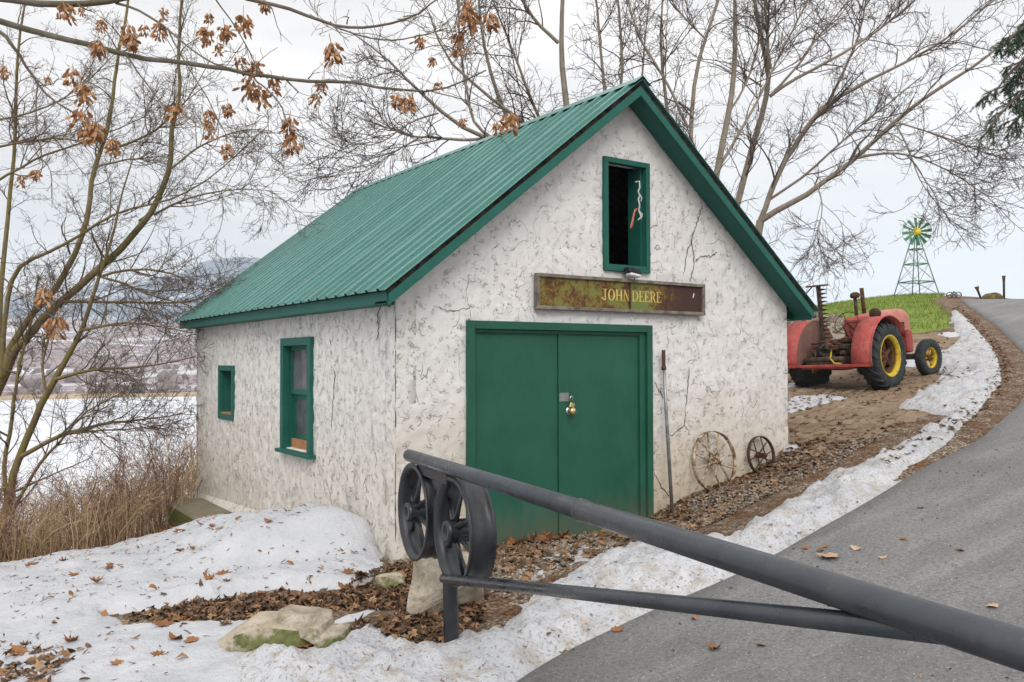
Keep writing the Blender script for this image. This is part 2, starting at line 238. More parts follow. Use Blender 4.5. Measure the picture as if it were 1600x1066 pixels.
TREE_D=[[(-2.87,9.58,-0.99,0.108),(-2.63,9.31,0.34,0.101),(-2.32,8.98,1.41,0.094),(-2.16,8.78,1.87,0.086)],
 [(-2.16,8.78,1.87,0.065),(-1.80,8.45,2.43,0.061),(-1.41,8.12,2.81,0.057),(-1.07,7.82,3.13,0.054),(-0.77,7.54,3.51,0.050),(-0.51,7.30,3.85,0.046),(-0.32,7.09,4.33,0.042),(-0.23,6.97,4.63,0.039),(-0.29,6.94,5.10,0.035),(-0.24,6.84,5.34,0.031),(-0.15,6.72,5.62,0.027),(-0.24,6.71,6.25,0.024),(-0.21,6.61,6.90,0.020),(-0.16,6.51,7.45,0.016)],
 [(-2.27,8.85,1.74,0.054),(-2.06,8.72,2.30,0.050),(-1.68,8.47,2.76,0.046),(-1.45,8.32,3.18,0.043),(-1.18,8.14,3.87,0.039),(-1.16,8.13,4.73,0.035),(-0.99,8.03,5.00,0.031),(-0.89,7.96,5.73,0.028),(-0.86,7.95,6.40,0.024),(-0.73,7.86,7.24,0.020),(-0.67,7.82,7.82,0.016)],
 [(-2.32,8.90,1.45,0.038),(-2.23,8.69,3.03,0.034),(-2.03,8.43,3.32,0.031),(-2.00,8.30,3.31,0.027),(-1.73,8.01,3.34,0.024),(-1.26,7.56,3.70,0.020),(-0.97,7.25,3.94,0.017),(-0.37,6.72,4.02,0.013),(0.15,6.24,4.33,0.010),(0.81,5.65,5.15,0.006)],
 [(-1.10,7.64,2.99,0.022),(-0.76,7.25,3.10,0.018),(-0.37,6.83,3.04,0.014),(-0.10,6.49,2.88,0.009),(0.15,6.17,2.69,0.005)],
 [(-1.53,8.07,2.62,0.024),(-0.89,7.48,2.57,0.020),(-0.39,6.98,2.58,0.015),(-0.07,6.60,2.54,0.010),(0.17,6.28,2.68,0.005)],
 [(-1.15,7.68,2.99,0.019),(-0.81,7.27,2.85,0.016),(-0.48,6.86,2.64,0.012),(-0.21,6.49,2.54,0.009),(-0.11,6.24,2.48,0.005)],
 [(-0.27,6.78,4.59,0.016),(0.01,6.42,4.87,0.013),(0.29,6.08,5.03,0.010),(0.63,5.68,5.09,0.007),(0.78,5.43,5.01,0.004)],
 [(-0.47,7.06,3.91,0.019),(-0.06,6.48,4.16,0.014),(0.42,5.87,4.20,0.008),(0.87,5.27,4.11,0.003)],
 [(-2.38,9.31,1.34,0.043),(-2.27,9.26,3.08,0.038),(-2.19,9.25,4.11,0.032),(-2.07,9.21,5.26,0.027),(-2.16,9.31,6.52,0.022),(-2.00,9.24,7.58,0.016)],
 [(-2.58,9.48,4.42,0.022),(-2.09,8.99,4.75,0.019),(-1.68,8.55,5.02,0.016),(-1.29,8.13,5.09,0.013),(-0.90,7.71,5.26,0.010),(-0.52,7.30,5.47,0.006)],
 [(-2.58,9.47,5.09,0.022),(-2.01,8.90,5.18,0.018),(-1.61,8.46,5.22,0.014),(-1.30,8.09,5.11,0.011)],
 [(-2.59,9.46,5.55,0.016),(-1.92,8.88,5.62,0.014),(-1.44,8.41,5.89,0.011),(-1.04,8.00,6.26,0.008),(-0.74,7.66,6.73,0.005)],
 [(-1.02,7.90,4.97,0.022),(-0.66,7.53,5.10,0.018),(-0.28,7.13,5.37,0.014),(0.01,6.80,5.73,0.009),(0.22,6.52,6.28,0.005)],
 [(-1.16,8.13,4.73,0.016),(-0.89,7.77,4.82,0.013),(-0.51,7.35,4.81,0.009),(-0.22,6.98,4.86,0.005)]]
TREE_E=[[(-2.37,8.51,-1.26,0.061),(-2.26,8.38,-0.38,0.056),(-2.11,8.23,0.41,0.052),(-1.89,8.02,1.01,0.047),(-1.69,7.84,1.58,0.042),(-1.52,7.68,1.86,0.037),(-1.39,7.55,2.15,0.033),(-1.28,7.42,2.59,0.028),(-1.18,7.31,3.02,0.023),(-0.99,7.13,3.54,0.018),(-0.93,7.04,4.20,0.013),(-0.78,6.89,4.76,0.009)],
 [(-1.70,7.74,1.43,0.029),(-1.29,7.29,1.59,0.023),(-0.88,6.86,1.59,0.017),(-0.53,6.46,1.62,0.012),(-0.12,6.02,1.76,0.006)],
 [(-2.07,8.14,0.28,0.036),(-1.64,7.74,0.61,0.030),(-1.29,7.40,0.74,0.024),(-0.95,7.06,0.84,0.019),(-0.61,6.73,0.83,0.013),(-0.21,6.35,0.94,0.007)],
 [(-2.17,8.36,-0.58,0.029),(-1.96,8.03,0.02,0.024),(-1.74,7.70,0.42,0.020),(-1.57,7.40,0.66,0.016),(-1.37,7.08,1.00,0.012),(-0.90,6.58,1.28,0.007)],
 [(-1.65,7.60,0.62,0.018),(-1.22,7.18,0.69,0.013),(-0.74,6.73,0.73,0.009),(-0.35,6.33,0.79,0.004)],
 [(-2.25,8.53,-0.40,0.036),(-2.29,8.61,0.18,0.032),(-2.17,8.57,0.76,0.029),(-2.16,8.60,1.35,0.025),(-2.04,8.57,1.84,0.022),(-1.93,8.54,2.34,0.018),(-1.85,8.53,3.04,0.014)],
 [(-2.22,8.38,-0.19,0.022),(-2.42,8.52,-0.29,0.018),(-2.65,8.69,-0.58,0.014)],
 [(-1.41,7.40,2.15,0.022),(-0.94,6.90,2.30,0.016),(-0.58,6.49,2.20,0.010),(-0.16,6.04,2.10,0.004)],
 [(-1.82,7.82,1.26,0.022),(-1.90,7.91,1.65,0.017),(-1.74,7.83,2.12,0.013),(-1.70,7.83,2.60,0.009)]]
TREE_G=[[(-3.81,-0.00,4.06,0.022),(-3.36,-0.34,3.89,0.020),(-2.98,-0.64,3.76,0.019),(-2.77,-0.82,3.67,0.018),(-2.57,-0.99,3.59,0.016),(-2.37,-1.16,3.52,0.015),(-2.12,-1.37,3.47,0.014),(-1.97,-1.50,3.42,0.013),(-1.78,-1.67,3.36,0.011),(-1.59,-1.84,3.32,0.010),(-1.33,-2.04,3.28,0.009),(-1.15,-2.21,3.25,0.007),(-1.00,-2.34,3.23,0.006),(-0.88,-2.46,3.25,0.005),(-0.75,-2.59,3.33,0.004)],
 [(-3.79,-0.26,4.04,0.023),(-3.36,-0.55,3.86,0.022),(-2.99,-0.81,3.78,0.021),(-2.84,-0.91,3.77,0.020),(-2.63,-1.05,3.77,0.019),(-2.43,-1.19,3.80,0.017),(-2.25,-1.32,3.87,0.016)],
 [(-3.17,-0.68,3.74,0.013),(-2.98,-0.77,3.69,0.011),(-2.88,-0.80,3.61,0.010),(-2.86,-0.76,3.52,0.008),(-2.78,-0.78,3.38,0.007),(-2.66,-0.82,3.25,0.005),(-2.52,-0.87,3.18,0.004)],
 [(-2.43,-1.19,3.80,0.008),(-2.34,-1.31,3.76,0.007),(-2.19,-1.45,3.62,0.006),(-2.08,-1.58,3.47,0.005),(-1.96,-1.71,3.36,0.005),(-1.81,-1.85,3.30,0.004)],
 [(-2.14,-1.76,3.83,0.012),(-1.87,-1.96,3.68,0.011),(-1.75,-2.06,3.66,0.010),(-1.64,-2.15,3.59,0.009),(-1.52,-2.24,3.52,0.008),(-1.34,-2.38,3.50,0.007),(-1.24,-2.47,3.52,0.006),(-1.13,-2.56,3.59,0.005),(-1.06,-2.63,3.66,0.004)],
 [(-1.52,-2.24,3.52,0.005),(-1.41,-2.33,3.47,0.004),(-1.27,-2.44,3.44,0.004),(-1.14,-2.55,3.46,0.003),(-1.03,-2.64,3.49,0.003)],
 [(-1.80,-1.74,3.34,0.005),(-1.70,-1.84,3.21,0.004),(-1.65,-1.90,3.08,0.004),(-1.62,-1.95,2.96,0.003),(-1.57,-2.01,2.95,0.003)],
 [(-2.19,-1.42,3.63,0.005),(-2.12,-1.48,3.42,0.004),(-2.02,-1.57,3.23,0.003),(-1.94,-1.63,3.04,0.003)],
 [(-2.38,-1.22,3.50,0.005),(-2.28,-1.33,3.32,0.004),(-2.19,-1.42,3.16,0.003),(-2.16,-1.49,3.09,0.003)],
 [(-2.79,-0.81,3.37,0.005),(-2.82,-0.83,3.16,0.004),(-2.76,-0.90,2.92,0.003),(-2.79,-0.92,2.77,0.003)],
 [(-2.67,-0.89,3.23,0.005),(-2.58,-0.99,3.16,0.004),(-2.51,-1.08,3.02,0.003),(-2.43,-1.17,2.98,0.003)],
 [(-1.03,-2.65,3.85,0.006),(-0.99,-2.68,3.71,0.005),(-0.98,-2.68,3.57,0.004),(-0.98,-2.68,3.47,0.003)],
 [(-3.16,-0.65,2.39,0.005),(-2.97,-0.81,2.20,0.005),(-2.85,-0.92,2.05,0.004),(-2.75,-1.02,1.97,0.003),(-2.70,-1.08,1.94,0.003)],
 [(-2.06,-1.70,3.84,0.005),(-1.97,-1.76,3.66,0.004),(-1.84,-1.83,3.44,0.003),(-1.80,-1.86,3.31,0.003)],
 [(-1.01,-2.35,3.23,0.004),(-0.91,-2.44,3.20,0.003),(-0.78,-2.54,3.15,0.003),(-0.64,-2.66,3.06,0.003)]]
SEED_CLUSTERS=[(-2.69,-1.07,3.73,1.3),(-2.50,-1.20,3.65,0.8),(-2.38,-1.29,3.61,1.1),(-2.37,-1.29,3.56,1.2),(-2.30,-1.34,3.62,0.8),(-2.22,-1.39,3.62,1.1),(-2.21,-1.41,3.71,0.8),(-2.52,-1.18,3.52,1.1),(-2.64,-1.10,3.35,1.2),(-2.60,-1.12,3.26,1.3),(-2.59,-1.13,3.11,1.5),(-2.53,-1.17,3.04,1.3),(-2.58,-1.13,3.00,1.1),(-2.44,-1.22,2.95,1.1),(-2.88,-0.91,2.75,0.8),(-2.80,-0.97,2.78,0.8),(-2.14,-1.44,3.14,1.4),(-1.98,-1.55,3.12,0.9),(-1.98,-1.55,3.04,1.1),(-1.90,-1.61,3.16,0.9),(-1.91,-1.59,2.92,1.0),(-2.00,-1.55,3.58,1.2),(-1.95,-1.58,3.51,0.8),(-1.92,-1.60,3.61,1.1),(-1.83,-1.67,3.66,1.4),(-1.99,-1.56,3.69,0.7),(-1.85,-1.65,3.42,1.1),(-1.77,-1.70,3.40,1.1),(-1.80,-1.68,3.29,1.5),(-1.75,-1.71,3.23,1.3),(-1.69,-1.76,3.30,1.2),(-1.60,-1.81,3.07,1.2),(-1.60,-1.81,2.97,1.5),(-1.45,-1.92,3.29,0.9),(-1.47,-1.90,3.22,0.9),(-1.73,-1.74,3.76,0.8),(-2.97,-0.87,3.38,0.9),(-2.76,-1.02,3.33,0.5),(-2.61,-1.13,3.73,0.6),(-1.51,-2.19,3.40,1.4),(-0.91,-2.61,3.65,1.0),(-0.90,-2.62,3.56,1.6),(-0.93,-2.59,3.45,1.4),(-0.79,-2.69,3.57,1.1),(-1.11,-2.47,3.46,0.9),(-1.05,-2.50,3.35,0.6),(-1.02,-2.52,3.21,0.7),(-1.20,-2.39,3.13,0.9),(-1.17,-2.42,3.11,1.2),(-0.69,-2.75,3.01,1.3),(-0.75,-2.70,2.98,0.9),(-0.91,-2.59,3.01,0.6),(-2.77,-1.04,2.08,1.3),(-2.70,-1.08,1.90,1.5)]
EVERGREEN=[[(4.45,-3.56,4.64,0.020),(4.12,-3.40,4.48,0.015),(3.88,-3.31,4.35,0.011),(3.69,-3.26,4.16,0.006)],
 [(4.45,-3.55,4.38,0.020),(4.10,-3.38,4.22,0.015),(3.84,-3.28,4.04,0.011),(3.65,-3.22,3.79,0.006)],
 [(4.46,-3.55,4.17,0.020),(4.13,-3.39,3.99,0.015),(3.87,-3.29,3.81,0.011),(3.64,-3.21,3.55,0.006)],
 [(4.57,-3.50,4.10,0.020),(4.31,-3.36,3.87,0.015),(4.13,-3.27,3.76,0.011),(3.96,-3.19,3.59,0.006)],
 [(4.67,-3.47,5.05,0.020),(4.38,-3.34,4.70,0.015),(4.18,-3.28,4.51,0.011),(4.00,-3.23,4.33,0.006)],
 [(4.78,-3.43,4.82,0.020),(4.57,-3.31,4.43,0.015),(4.36,-3.20,4.22,0.011),(4.19,-3.12,4.00,0.006)],
 [(4.72,-3.49,4.40,0.020),(4.51,-3.38,4.17,0.015),(4.32,-3.29,4.00,0.011),(4.18,-3.22,3.72,0.006)],
 [(4.38,-3.63,4.49,0.020),(4.10,-3.51,4.37,0.015),(3.88,-3.43,4.19,0.011),(3.70,-3.38,3.96,0.006)]]
# ------------------------------------------------------------------ materials
class NT:
    def __init__(s, name, rough=.8, spec=.3, metal=0.):
        s.m = bpy.data.materials.new(name); s.m.use_nodes = True; s.t = s.m.node_tree; s.b = s.t.nodes['Principled BSDF']
        s.b.inputs['Roughness'].default_value = rough; s.b.inputs['Specular IOR Level'].default_value = spec; s.b.inputs['Metallic'].default_value = metal
        s._tc = None
    def n(s, t, **k):
        x = s.t.nodes.new(t)
        for a, b in k.items(): setattr(x, a, b)
        return x
    def l(s, a, b): s.t.links.new(a, b)
    def co(s, scale=(1, 1, 1), kind='Object'):
        if s._tc is None: s._tc = s.n('ShaderNodeTexCoord')
        m = s.n('ShaderNodeMapping'); m.inputs['Scale'].default_value = scale; s.l(s._tc.outputs[kind], m.inputs[0]); return m.outputs[0]
    def world(s, scale=(1, 1, 1)):
        g = s.n('ShaderNodeNewGeometry'); m = s.n('ShaderNodeMapping'); m.inputs['Scale'].default_value = scale; s.l(g.outputs['Position'], m.inputs[0]); return m.outputs[0]
    def noise(s, vec, scale, detail=4, rough=.55, dist=0.):
        x = s.n('ShaderNodeTexNoise'); x.inputs['Scale'].default_value = scale; x.inputs['Detail'].default_value = detail; x.inputs['Roughness'].default_value = rough; x.inputs['Distortion'].default_value = dist
        s.l(vec, x.inputs['Vector']); return x.outputs[0]
    def vor(s, vec, scale, feat='F1', out=0):
        x = s.n('ShaderNodeTexVoronoi', feature=feat); x.inputs['Scale'].default_value = scale; s.l(vec, x.inputs['Vector']); return x.outputs[out]
    def ramp(s, fac, *stops):
        r = s.n('ShaderNodeValToRGB'); e = r.color_ramp.elements
        while len(e) < len(stops): e.new(.5)
        for q, (p, c) in zip(e, stops): q.position = p; q.color = (c, c, c, 1) if not hasattr(c, '__len__') else (*c, 1)
        s.l(fac, r.inputs[0]); return r.outputs[0]
    def mix(s, fac, a, b, mode='MIX'):
        x = s.n('ShaderNodeMixRGB', blend_type=mode)
        for i, q in enumerate((fac, a, b)):
            if hasattr(q, 'is_output'): s.l(q, x.inputs[i])
            elif hasattr(q, '__len__'): x.inputs[i].default_value = (*q, 1)
            else: x.inputs[i].default_value = q if i == 0 else (q, q, q, 1)
        return x.outputs[0]
    def math(s, op, a, b=0.):
        x = s.n('ShaderNodeMath', operation=op)
        for i, q in enumerate((a, b)):
            if hasattr(q, 'is_output'): s.l(q, x.inputs[i])
            else: x.inputs[i].default_value = q
        return x.outputs[0]
    def rnd(s, what='island'):
        if what == 'island': return s.n('ShaderNodeNewGeometry').outputs['Random Per Island']
        return s.n('ShaderNodeObjectInfo').outputs['Random']
    def sep(s, vec):
        x = s.n('ShaderNodeSeparateXYZ'); s.l(vec, x.inputs[0]); return x.outputs
    def col(s, c):
        if hasattr(c, 'is_output'): s.l(c, s.b.inputs['Base Color'])
        else: s.b.inputs['Base Color'].default_value = (*c, 1)
        return s
    def rough(s, c): s.l(c, s.b.inputs['Roughness']); return s
    def bump(s, h, strength=.5, dist=.01):
        x = s.n('ShaderNodeBump'); x.inputs['Strength'].default_value = strength; x.inputs['Distance'].default_value = dist; s.l(h, x.inputs['Height']); s.l(x.outputs[0], s.b.inputs['Normal']); return s
def simple(name, a, b, scale=8, rough=.7, spec=.3, metal=0., bs=.3, bd=.005, lo=.35, hi=.65):
    q = NT(name, rough, spec, metal); v = q.co(); n = q.noise(v, scale, 5, .6); q.col(q.ramp(n, (lo, a), (hi, b)))
    if bs: q.bump(q.noise(v, scale*4, 3), bs, bd)
    return q.m
def stucco(name, scale, tint, lines, dark):
    q = NT(name, .9, .15); v = q.world(scale)
    line = None
    for sc_, th, mk, lo, hi, dist in lines:
        a = q.math('ABSOLUTE', q.math('SUBTRACT', q.noise(v, sc_, 2.5, .55, dist), .5))
        ln = q.ramp(a, (th*.35, 1.), (th, 0.)); mk_ = q.ramp(q.noise(v, mk*2, 2), (lo, 0.), (hi, 1.)); m = q.math('MULTIPLY', ln, mk_)
        line = m if line is None else q.math('MAXIMUM', line, m)
    line = q.math('MULTIPLY', line, q.ramp(q.noise(q.world(), 1.1, 4, .65, .4), (.34, .35), (.60, 1.)))
    blob = q.noise(v, 9, 5, .6); big = q.noise(v, 1.6, 4, .6, .5)
    base = q.ramp(blob, (.3, tint[0]), (.7, tint[1]))
    base = q.mix(q.math('MULTIPLY', q.ramp(big, (.55, 0.), (.75, 1.)), .18), base, (.46, .42, .36))
    z = q.sep(q.world())[2]; zz = q.math('ADD', z, q.math('MULTIPLY', big, 1.3))
    base = q.mix(q.math('MULTIPLY', q.ramp(q.math('DIVIDE', zz, 3.0), (.30, 1.), (.72, 0.)), tint[2]), base, (.54, .45, .325))
    base = q.mix(q.math('MULTIPLY', line, dark), base, (.20, .165, .125))
    q.col(base)
    h = q.math('ADD', q.math('MULTIPLY', blob, .5), q.math('MULTIPLY', line, -.9)); h = q.math('ADD', h, q.math('MULTIPLY', q.noise(v, 40, 3, .6), .18))
    q.bump(h, .75, .02)
    return q.m
M = {}
M['stucco_front'] = stucco('stucco_front', (1, 1, 1), ((.69, .675, .67), (.79, .78, .775), .85), ((11.0, .012, 3.6, .55, .62, .5), (26.0, .030, 6.5, .555, .63, .6), (2.0, .003, .9, .50, .54, .5)), .72)
M['stucco_side'] = stucco('stucco_side', (1.1, 1.1, .9), ((.66, .645, .62), (.78, .77, .75), .35), ((11.0, .018, 3.6, .52, .59, .6), (25.0, .038, 6.5, .53, .61, .8), (2.5, .0035, 1.2, .50, .55, .6)), .72)
def paint(name, c, c2, worn=.12):
    q = NT(name, .55, .35); v = q.co(); g = q.noise(q.co((14, 14, 1.2)), 8, 3, .6); n = q.noise(v, 5, 5, .65)
    b = q.ramp(n, (.3, c), (.72, c2)); chip = q.ramp(q.noise(v, 46, 3, .7), (.70, 0.), (.74, 1.))
    b = q.mix(q.math('MULTIPLY', chip, worn*3), b, (.42, .50, .45)); q.col(b); q.rough(q.ramp(n, (.3, .5), (.7, .72)))
    q.bump(q.math('ADD', g, q.math('MULTIPLY', n, .3)), .35, .004); return q.m
def doorm():
    q = NT('green_door', .55, .35); v = q.co(); g = q.noise(q.co((16, 16, .8)), 7, 4, .65); n = q.noise(v, 2.2, 6, .65); f = q.noise(v, 60, 3, .7)
    b = q.ramp(n, (.3, (.009, .078, .048)), (.7, (.018, .112, .072))); b = q.mix(q.math('MULTIPLY', q.ramp(g, (.5, 0.), (.68, 1.)), .35), b, (.03, .125, .088)); b = q.mix(q.math('MULTIPLY', q.ramp(f, (.68, 0.), (.73, 1.)), .5), b, (.10, .21, .16))
    z = q.math('ADD', q.sep(v)[2], q.math('MULTIPLY', q.noise(q.co((3, 3, 1)), 3, 5, .7), .5)); b = q.mix(q.math('MULTIPLY', q.ramp(z, (.28, 1.), (.62, 0.)), .45), b, (.16, .14, .10)); q.col(b)
    q.rough(q.ramp(n, (.3, .45), (.7, .7))); q.bump(q.math('ADD', g, q.math('MULTIPLY', f, .4)), .45, .005); return q.m
M['green_trim'] = paint('green_trim', (.008, .090, .068), (.016, .125, .094))
M['green_fascia'] = paint('green_fascia', (.010, .102, .080), (.018, .138, .108), .2)
M['green_door'] = doorm()
def roofm():
    q = NT('green_roof_metal', .2, .65); v = q.co(); n = q.noise(v, 3, 5, .6); st = q.noise(q.co((2, 30, 2)), 3, 3)
    b = q.ramp(n, (.3, (.036, .165, .143)), (.7, (.060, .215, .190))); b = q.mix(q.math('MULTIPLY', q.ramp(st, (.5, 0.), (.8, 1.)), .25), b, (.16, .27, .25)); q.col(q.mix(.22, b, q.ramp(q.rnd('object'), (0., (.03, .13, .115)), (1., (.085, .25, .22)))))
    q.rough(q.ramp(n, (.3, .22), (.7, .34))); return q.m
M['roof'] = roofm()
M['dark_wood'] = simple('dark_rotten_wood', (.012, .010, .009), (.06, .05, .042), 12, .95, .1, 0, .8, .01)
M['grey_wood'] = simple('weathered_grey_wood', (.12, .10, .085), (.26, .225, .19), 10, .9, .15, 0, .5, .006)
M['raw_wood'] = simple('bare_orange_wood', (.30, .13, .06), (.46, .24, .12), 12, .85, .15)
M['inside'] = simple('dark_interior', (.02, .018, .016), (.04, .036, .03), 4, .95, .05, 0, 0)
def glassm():
    q = NT('window_glass', .06, .5); q.b.inputs['Transmission Weight'].default_value = .0; q.b.inputs['Alpha'].default_value = .55
    n = q.noise(q.co(), 5, 3); q.col(q.ramp(n, (.3, (.10, .11, .12)), (.7, (.26, .27, .28)))); q.bump(q.noise(q.co(), 3, 2), .06, .02); return q.m
M['glass'] = glassm()
M['curtain'] = simple('grey_curtain', (.30, .30, .31), (.50, .50, .50), 6, .9, .1)
def painted(name, a, b, sc_, rough, chip):
    q = NT(name, rough, .6); v = q.world(); n = q.noise(v, sc_, 5, .6); f = q.noise(v, 34, 5, .72); g = q.noise(v, 7, 4, .65)
    c = q.ramp(n, (.3, a), (.7, b)); c = q.mix(q.math('MULTIPLY', q.ramp(g, (.52, 0.), (.70, 1.)), .35), c, (.075, .078, .080))
    m = q.math('MULTIPLY', q.ramp(f, (.62, 0.), (.66, 1.)), q.ramp(g, (.42, .15), (.58, 1.))); c = q.mix(q.math('MULTIPLY', m, chip), c, q.ramp(n, (.4, (.10, .055, .035)), (.6, (.15, .145, .14)))); q.col(c)
    q.rough(q.ramp(g, (.35, rough), (.7, rough+.25))); q.bump(q.math('ADD', q.math('MULTIPLY', f, .5), n), .22, .003); return q.m
M['iron'] = painted('black_painted_iron', (.010, .013, .017), (.026, .031, .038), 9, .30, .6)
M['pipe'] = painted('dark_grey_painted_pipe', (.028, .035, .044), (.045, .054, .066), 5, .20, .55)
M['rust'] = simple('rusty_iron', (.055, .028, .018), (.16, .075, .04), 18, .85, .2, .2, .5, .004)
M['dark_rust'] = simple('dark_brown_rusty_iron', (.05, .030, .022), (.12, .075, .05), 16, .85, .2, .2, .5, .004)
def peeling():
    q = NT('peeling_white_paint_on_iron', .8, .2); v = q.co(); n = q.noise(v, 17, 5, .7); q.col(q.ramp(n, (.44, (.17, .09, .05)), (.52, (.42, .33, .23)), (.64, (.62, .55, .45)))); q.bump(n, .5, .004); return q.m
M['peel'] = peeling()
M['steel'] = simple('galvanised_steel', (.22, .23, .24), (.36, .37, .38), 10, .45, .5, .6, .2, .003)
M['chrome'] = simple('bright_steel', (.6, .6, .6), (.75, .75, .74), 10, .22, .5, .9, 0)
M['brass'] = simple('brass', (.62, .48, .20), (.75, .62, .32), 10, .3, .5, .8, 0)
M['white_plastic'] = simple('white_plastic', (.68, .68, .68), (.78, .78, .78), 10, .4, .4, 0, 0)
M['black_plastic'] = simple('black_plastic', (.015, .015, .016), (.03, .03, .03), 10, .5, .4, 0, 0)
M['white_cord'] = simple('white_cord', (.55, .54, .5), (.75, .74, .7), 20, .9, .1, 0, 0)
M['pink'] = simple('faded_pink_ribbon', (.55, .16, .12), (.68, .28, .22), 20, .9, .1, 0, 0)
def signm(name, bias):
    q = NT(name, .7, .3); v = q.co(); n = q.noise(v, 6, 6, .65, .6); f = q.noise(v, 38, 4, .7); x = q.sep(v)[0]
    t = q.math('ADD', q.math('ADD', n, q.math('MULTIPLY', q.math('SUBTRACT', f, .5), .5)), q.math('MULTIPLY', x, bias[0])) ; t = q.math('ADD', t, bias[1])
    q.col(q.ramp(t, (.38, (.14, .20, .055)), (.50, (.185, .185, .045)), (.57, (.17, .095, .025)), (.66, (.085, .040, .022)), (.8, (.060, .030, .024)))); q.bump(f, .3, .003); return q.m
M['sign_green'] = signm('rusted_green_panel', (-.06, .045)); M['sign_brown'] = signm('rust_brown_panel', (.55, .17))
M['gold'] = simple('yellow_letter_paint', (.50, .36, .08), (.72, .58, .20), 30, .7, .2, 0, 0)
def asphalt():
    q = NT('asphalt', .78, .35); v = q.world(); big = q.noise(v, .8, 5, .6); st = q.noise(q.world((.35, 2.2, 1)), 1.3, 4, .6, .4); f = q.noise(v, 42, 5, .75); sp = q.vor(v, 70)
    b = q.ramp(big, (.3, (.135, .135, .135)), (.72, (.235, .233, .23))); b = q.mix(q.math('MULTIPLY', q.ramp(st, (.5, 0.), (.75, 1.)), .75), b, (.30, .296, .288))
    b = q.mix(q.math('MULTIPLY', q.ramp(f, (.40, 1.), (.53, 0.)), .55), b, (.06, .06, .062)); b = q.mix(q.math('MULTIPLY', q.ramp(q.noise(v, 62, 2, .7), (.63, 0.), (.69, 1.)), .75), b, (.44, .44, .43))
    ck = q.vor(q.world((1, 1, .2)), .55, 'DISTANCE_TO_EDGE'); q.col(b); q.rough(q.ramp(big, (.35, .6), (.7, .85)))
    q.bump(q.math('ADD', f, q.math('MULTIPLY', sp, .5)), .5, .008); return q.m
M['asphalt'] = asphalt()
def snowm(name, dirt):
    q = NT(name, .55, .35); v = q.world(); n = q.noise(v, 2.2, 5, .6); f = q.noise(v, 30, 4, .7); d = q.noise(v, 5.5, 6, .7, .4)
    b = q.ramp(n, (.3, (.47, .49, .53)), (.7, (.585, .595, .625)))
    b = q.mix(q.math('MULTIPLY', q.ramp(d, (.62-dirt*.16, 0.), (.74-dirt*.16, 1.)), .2+dirt*.6), b, (.37, .33, .27))
    b = q.mix(q.math('MULTIPLY', q.ramp(q.noise(v, 42, 3, .7), (.56, 0.), (.62, 1.)), dirt*.85), b, (.20, .155, .11))
    q.col(b); q.b.inputs['Subsurface Weight'].default_value = .0; q.b.inputs['Subsurface Radius'].default_value = (.03, .035, .04); q.b.inputs['Subsurface Scale'].default_value = .3
    q.bump(q.math('ADD', q.math('MULTIPLY', f, .8), q.noise(v, 9, 4, .6)), .8, .03); return q.m
M['snow'] = snowm('snow', .0); M['snow_road'] = snowm('dirty_roadside_snow', .75)
def ground():
    q = NT('gravel_and_leaf_ground', .95, .1); v = q.world(); f = q.vor(v, 48, 'F1', 1); c = q.n('ShaderNodeSeparateColor'); q.l(f, c.inputs[0]); n = q.noise(v, 3.5, 6, .65); g = q.noise(v, 26, 5, .7)
    st = q.ramp(c.outputs[0], (.1, (.085, .06, .042)), (.45, (.19, .14, .10)), (.75, (.29, .225, .165)), (.95, (.44, .39, .33)))
    lf = q.ramp(g, (.36, (.045, .028, .019)), (.50, (.16, .088, .05)), (.66, (.28, .17, .10)))
    q.col(q.mix(q.ramp(n, (.44, 0.), (.58, 1.)), st, lf)); q.bump(q.math('ADD', q.vor(v, 48), g), .9, .02); return q.m
M['ground'] = ground()
def dirt():
    q = NT('brown_earth_paving', .95, .1); v = q.world(); n = q.noise(v, 2.6, 6, .65); g = q.noise(v, 22, 5, .7); r = q.rnd('object')
    b = q.ramp(n, (.3, (.17, .115, .075)), (.52, (.25, .185, .125)), (.7, (.33, .26, .19))); b = q.mix(.25, b, q.ramp(r, (0., (.20, .13, .09)), (1., (.36, .29, .22))))
    b = q.mix(q.math('MULTIPLY', q.ramp(g, (.56, 0.), (.66, 1.)), .6), b, (.10, .055, .035)); q.col(b); q.bump(g, .8, .02); return q.m
M['dirt'] = dirt()
M['mud'] = simple('bank_earth', (.06, .045, .03), (.13, .10, .065), 3, .95, .1, 0, .8, .03)
def lawn():
    q = NT('lawn_green', .9, .15); v = q.world(); n = q.noise(v, 1.1, 5, .65); f = q.noise(v, 9, 5, .7); b = q.ramp(n, (.3, (.10, .16, .025)), (.52, (.19, .255, .045)), (.72, (.29, .31, .075)))
    b = q.mix(q.math('MULTIPLY', q.ramp(f, (.40, 1.), (.5, 0.)), .5), b, (.07, .11, .02)); q.col(b); q.bump(f, .8, .04); return q.m
M['lawn'] = lawn()
def islandm(name, stops, rough=.85, trans=0.):
    q = NT(name, rough, .15); r = q.rnd(); n = q.noise(q.co(), 30, 3); q.col(q.mix(.35, q.ramp(r, *stops), q.ramp(n, (.3, stops[0][1]), (.7, stops[-1][1])))); return q.m
M['leaf'] = islandm('dry_brown_leaf', ((0., (.07, .035, .02)), (.35, (.19, .085, .038)), (.7, (.31, .15, .065)), (1., (.42, .25, .13))))
M['leaf_dark'] = islandm('wet_leaf_litter', ((0., (.025, .02, .018)), (.3, (.07, .04, .025)), (.6, (.20, .095, .045)), (.85, (.30, .16, .08)), (1., (.40, .27, .16))))
M['pebble'] = islandm('gravel_stone', ((0., (.10, .075, .055)), (.5, (.21, .165, .125)), (.9, (.34, .28, .22)), (1., (.5, .47, .42))))
M['chip'] = islandm('dark_wood_bits', ((0., (.012, .011, .011)), (.6, (.05, .032, .022)), (1., (.16, .09, .05))))
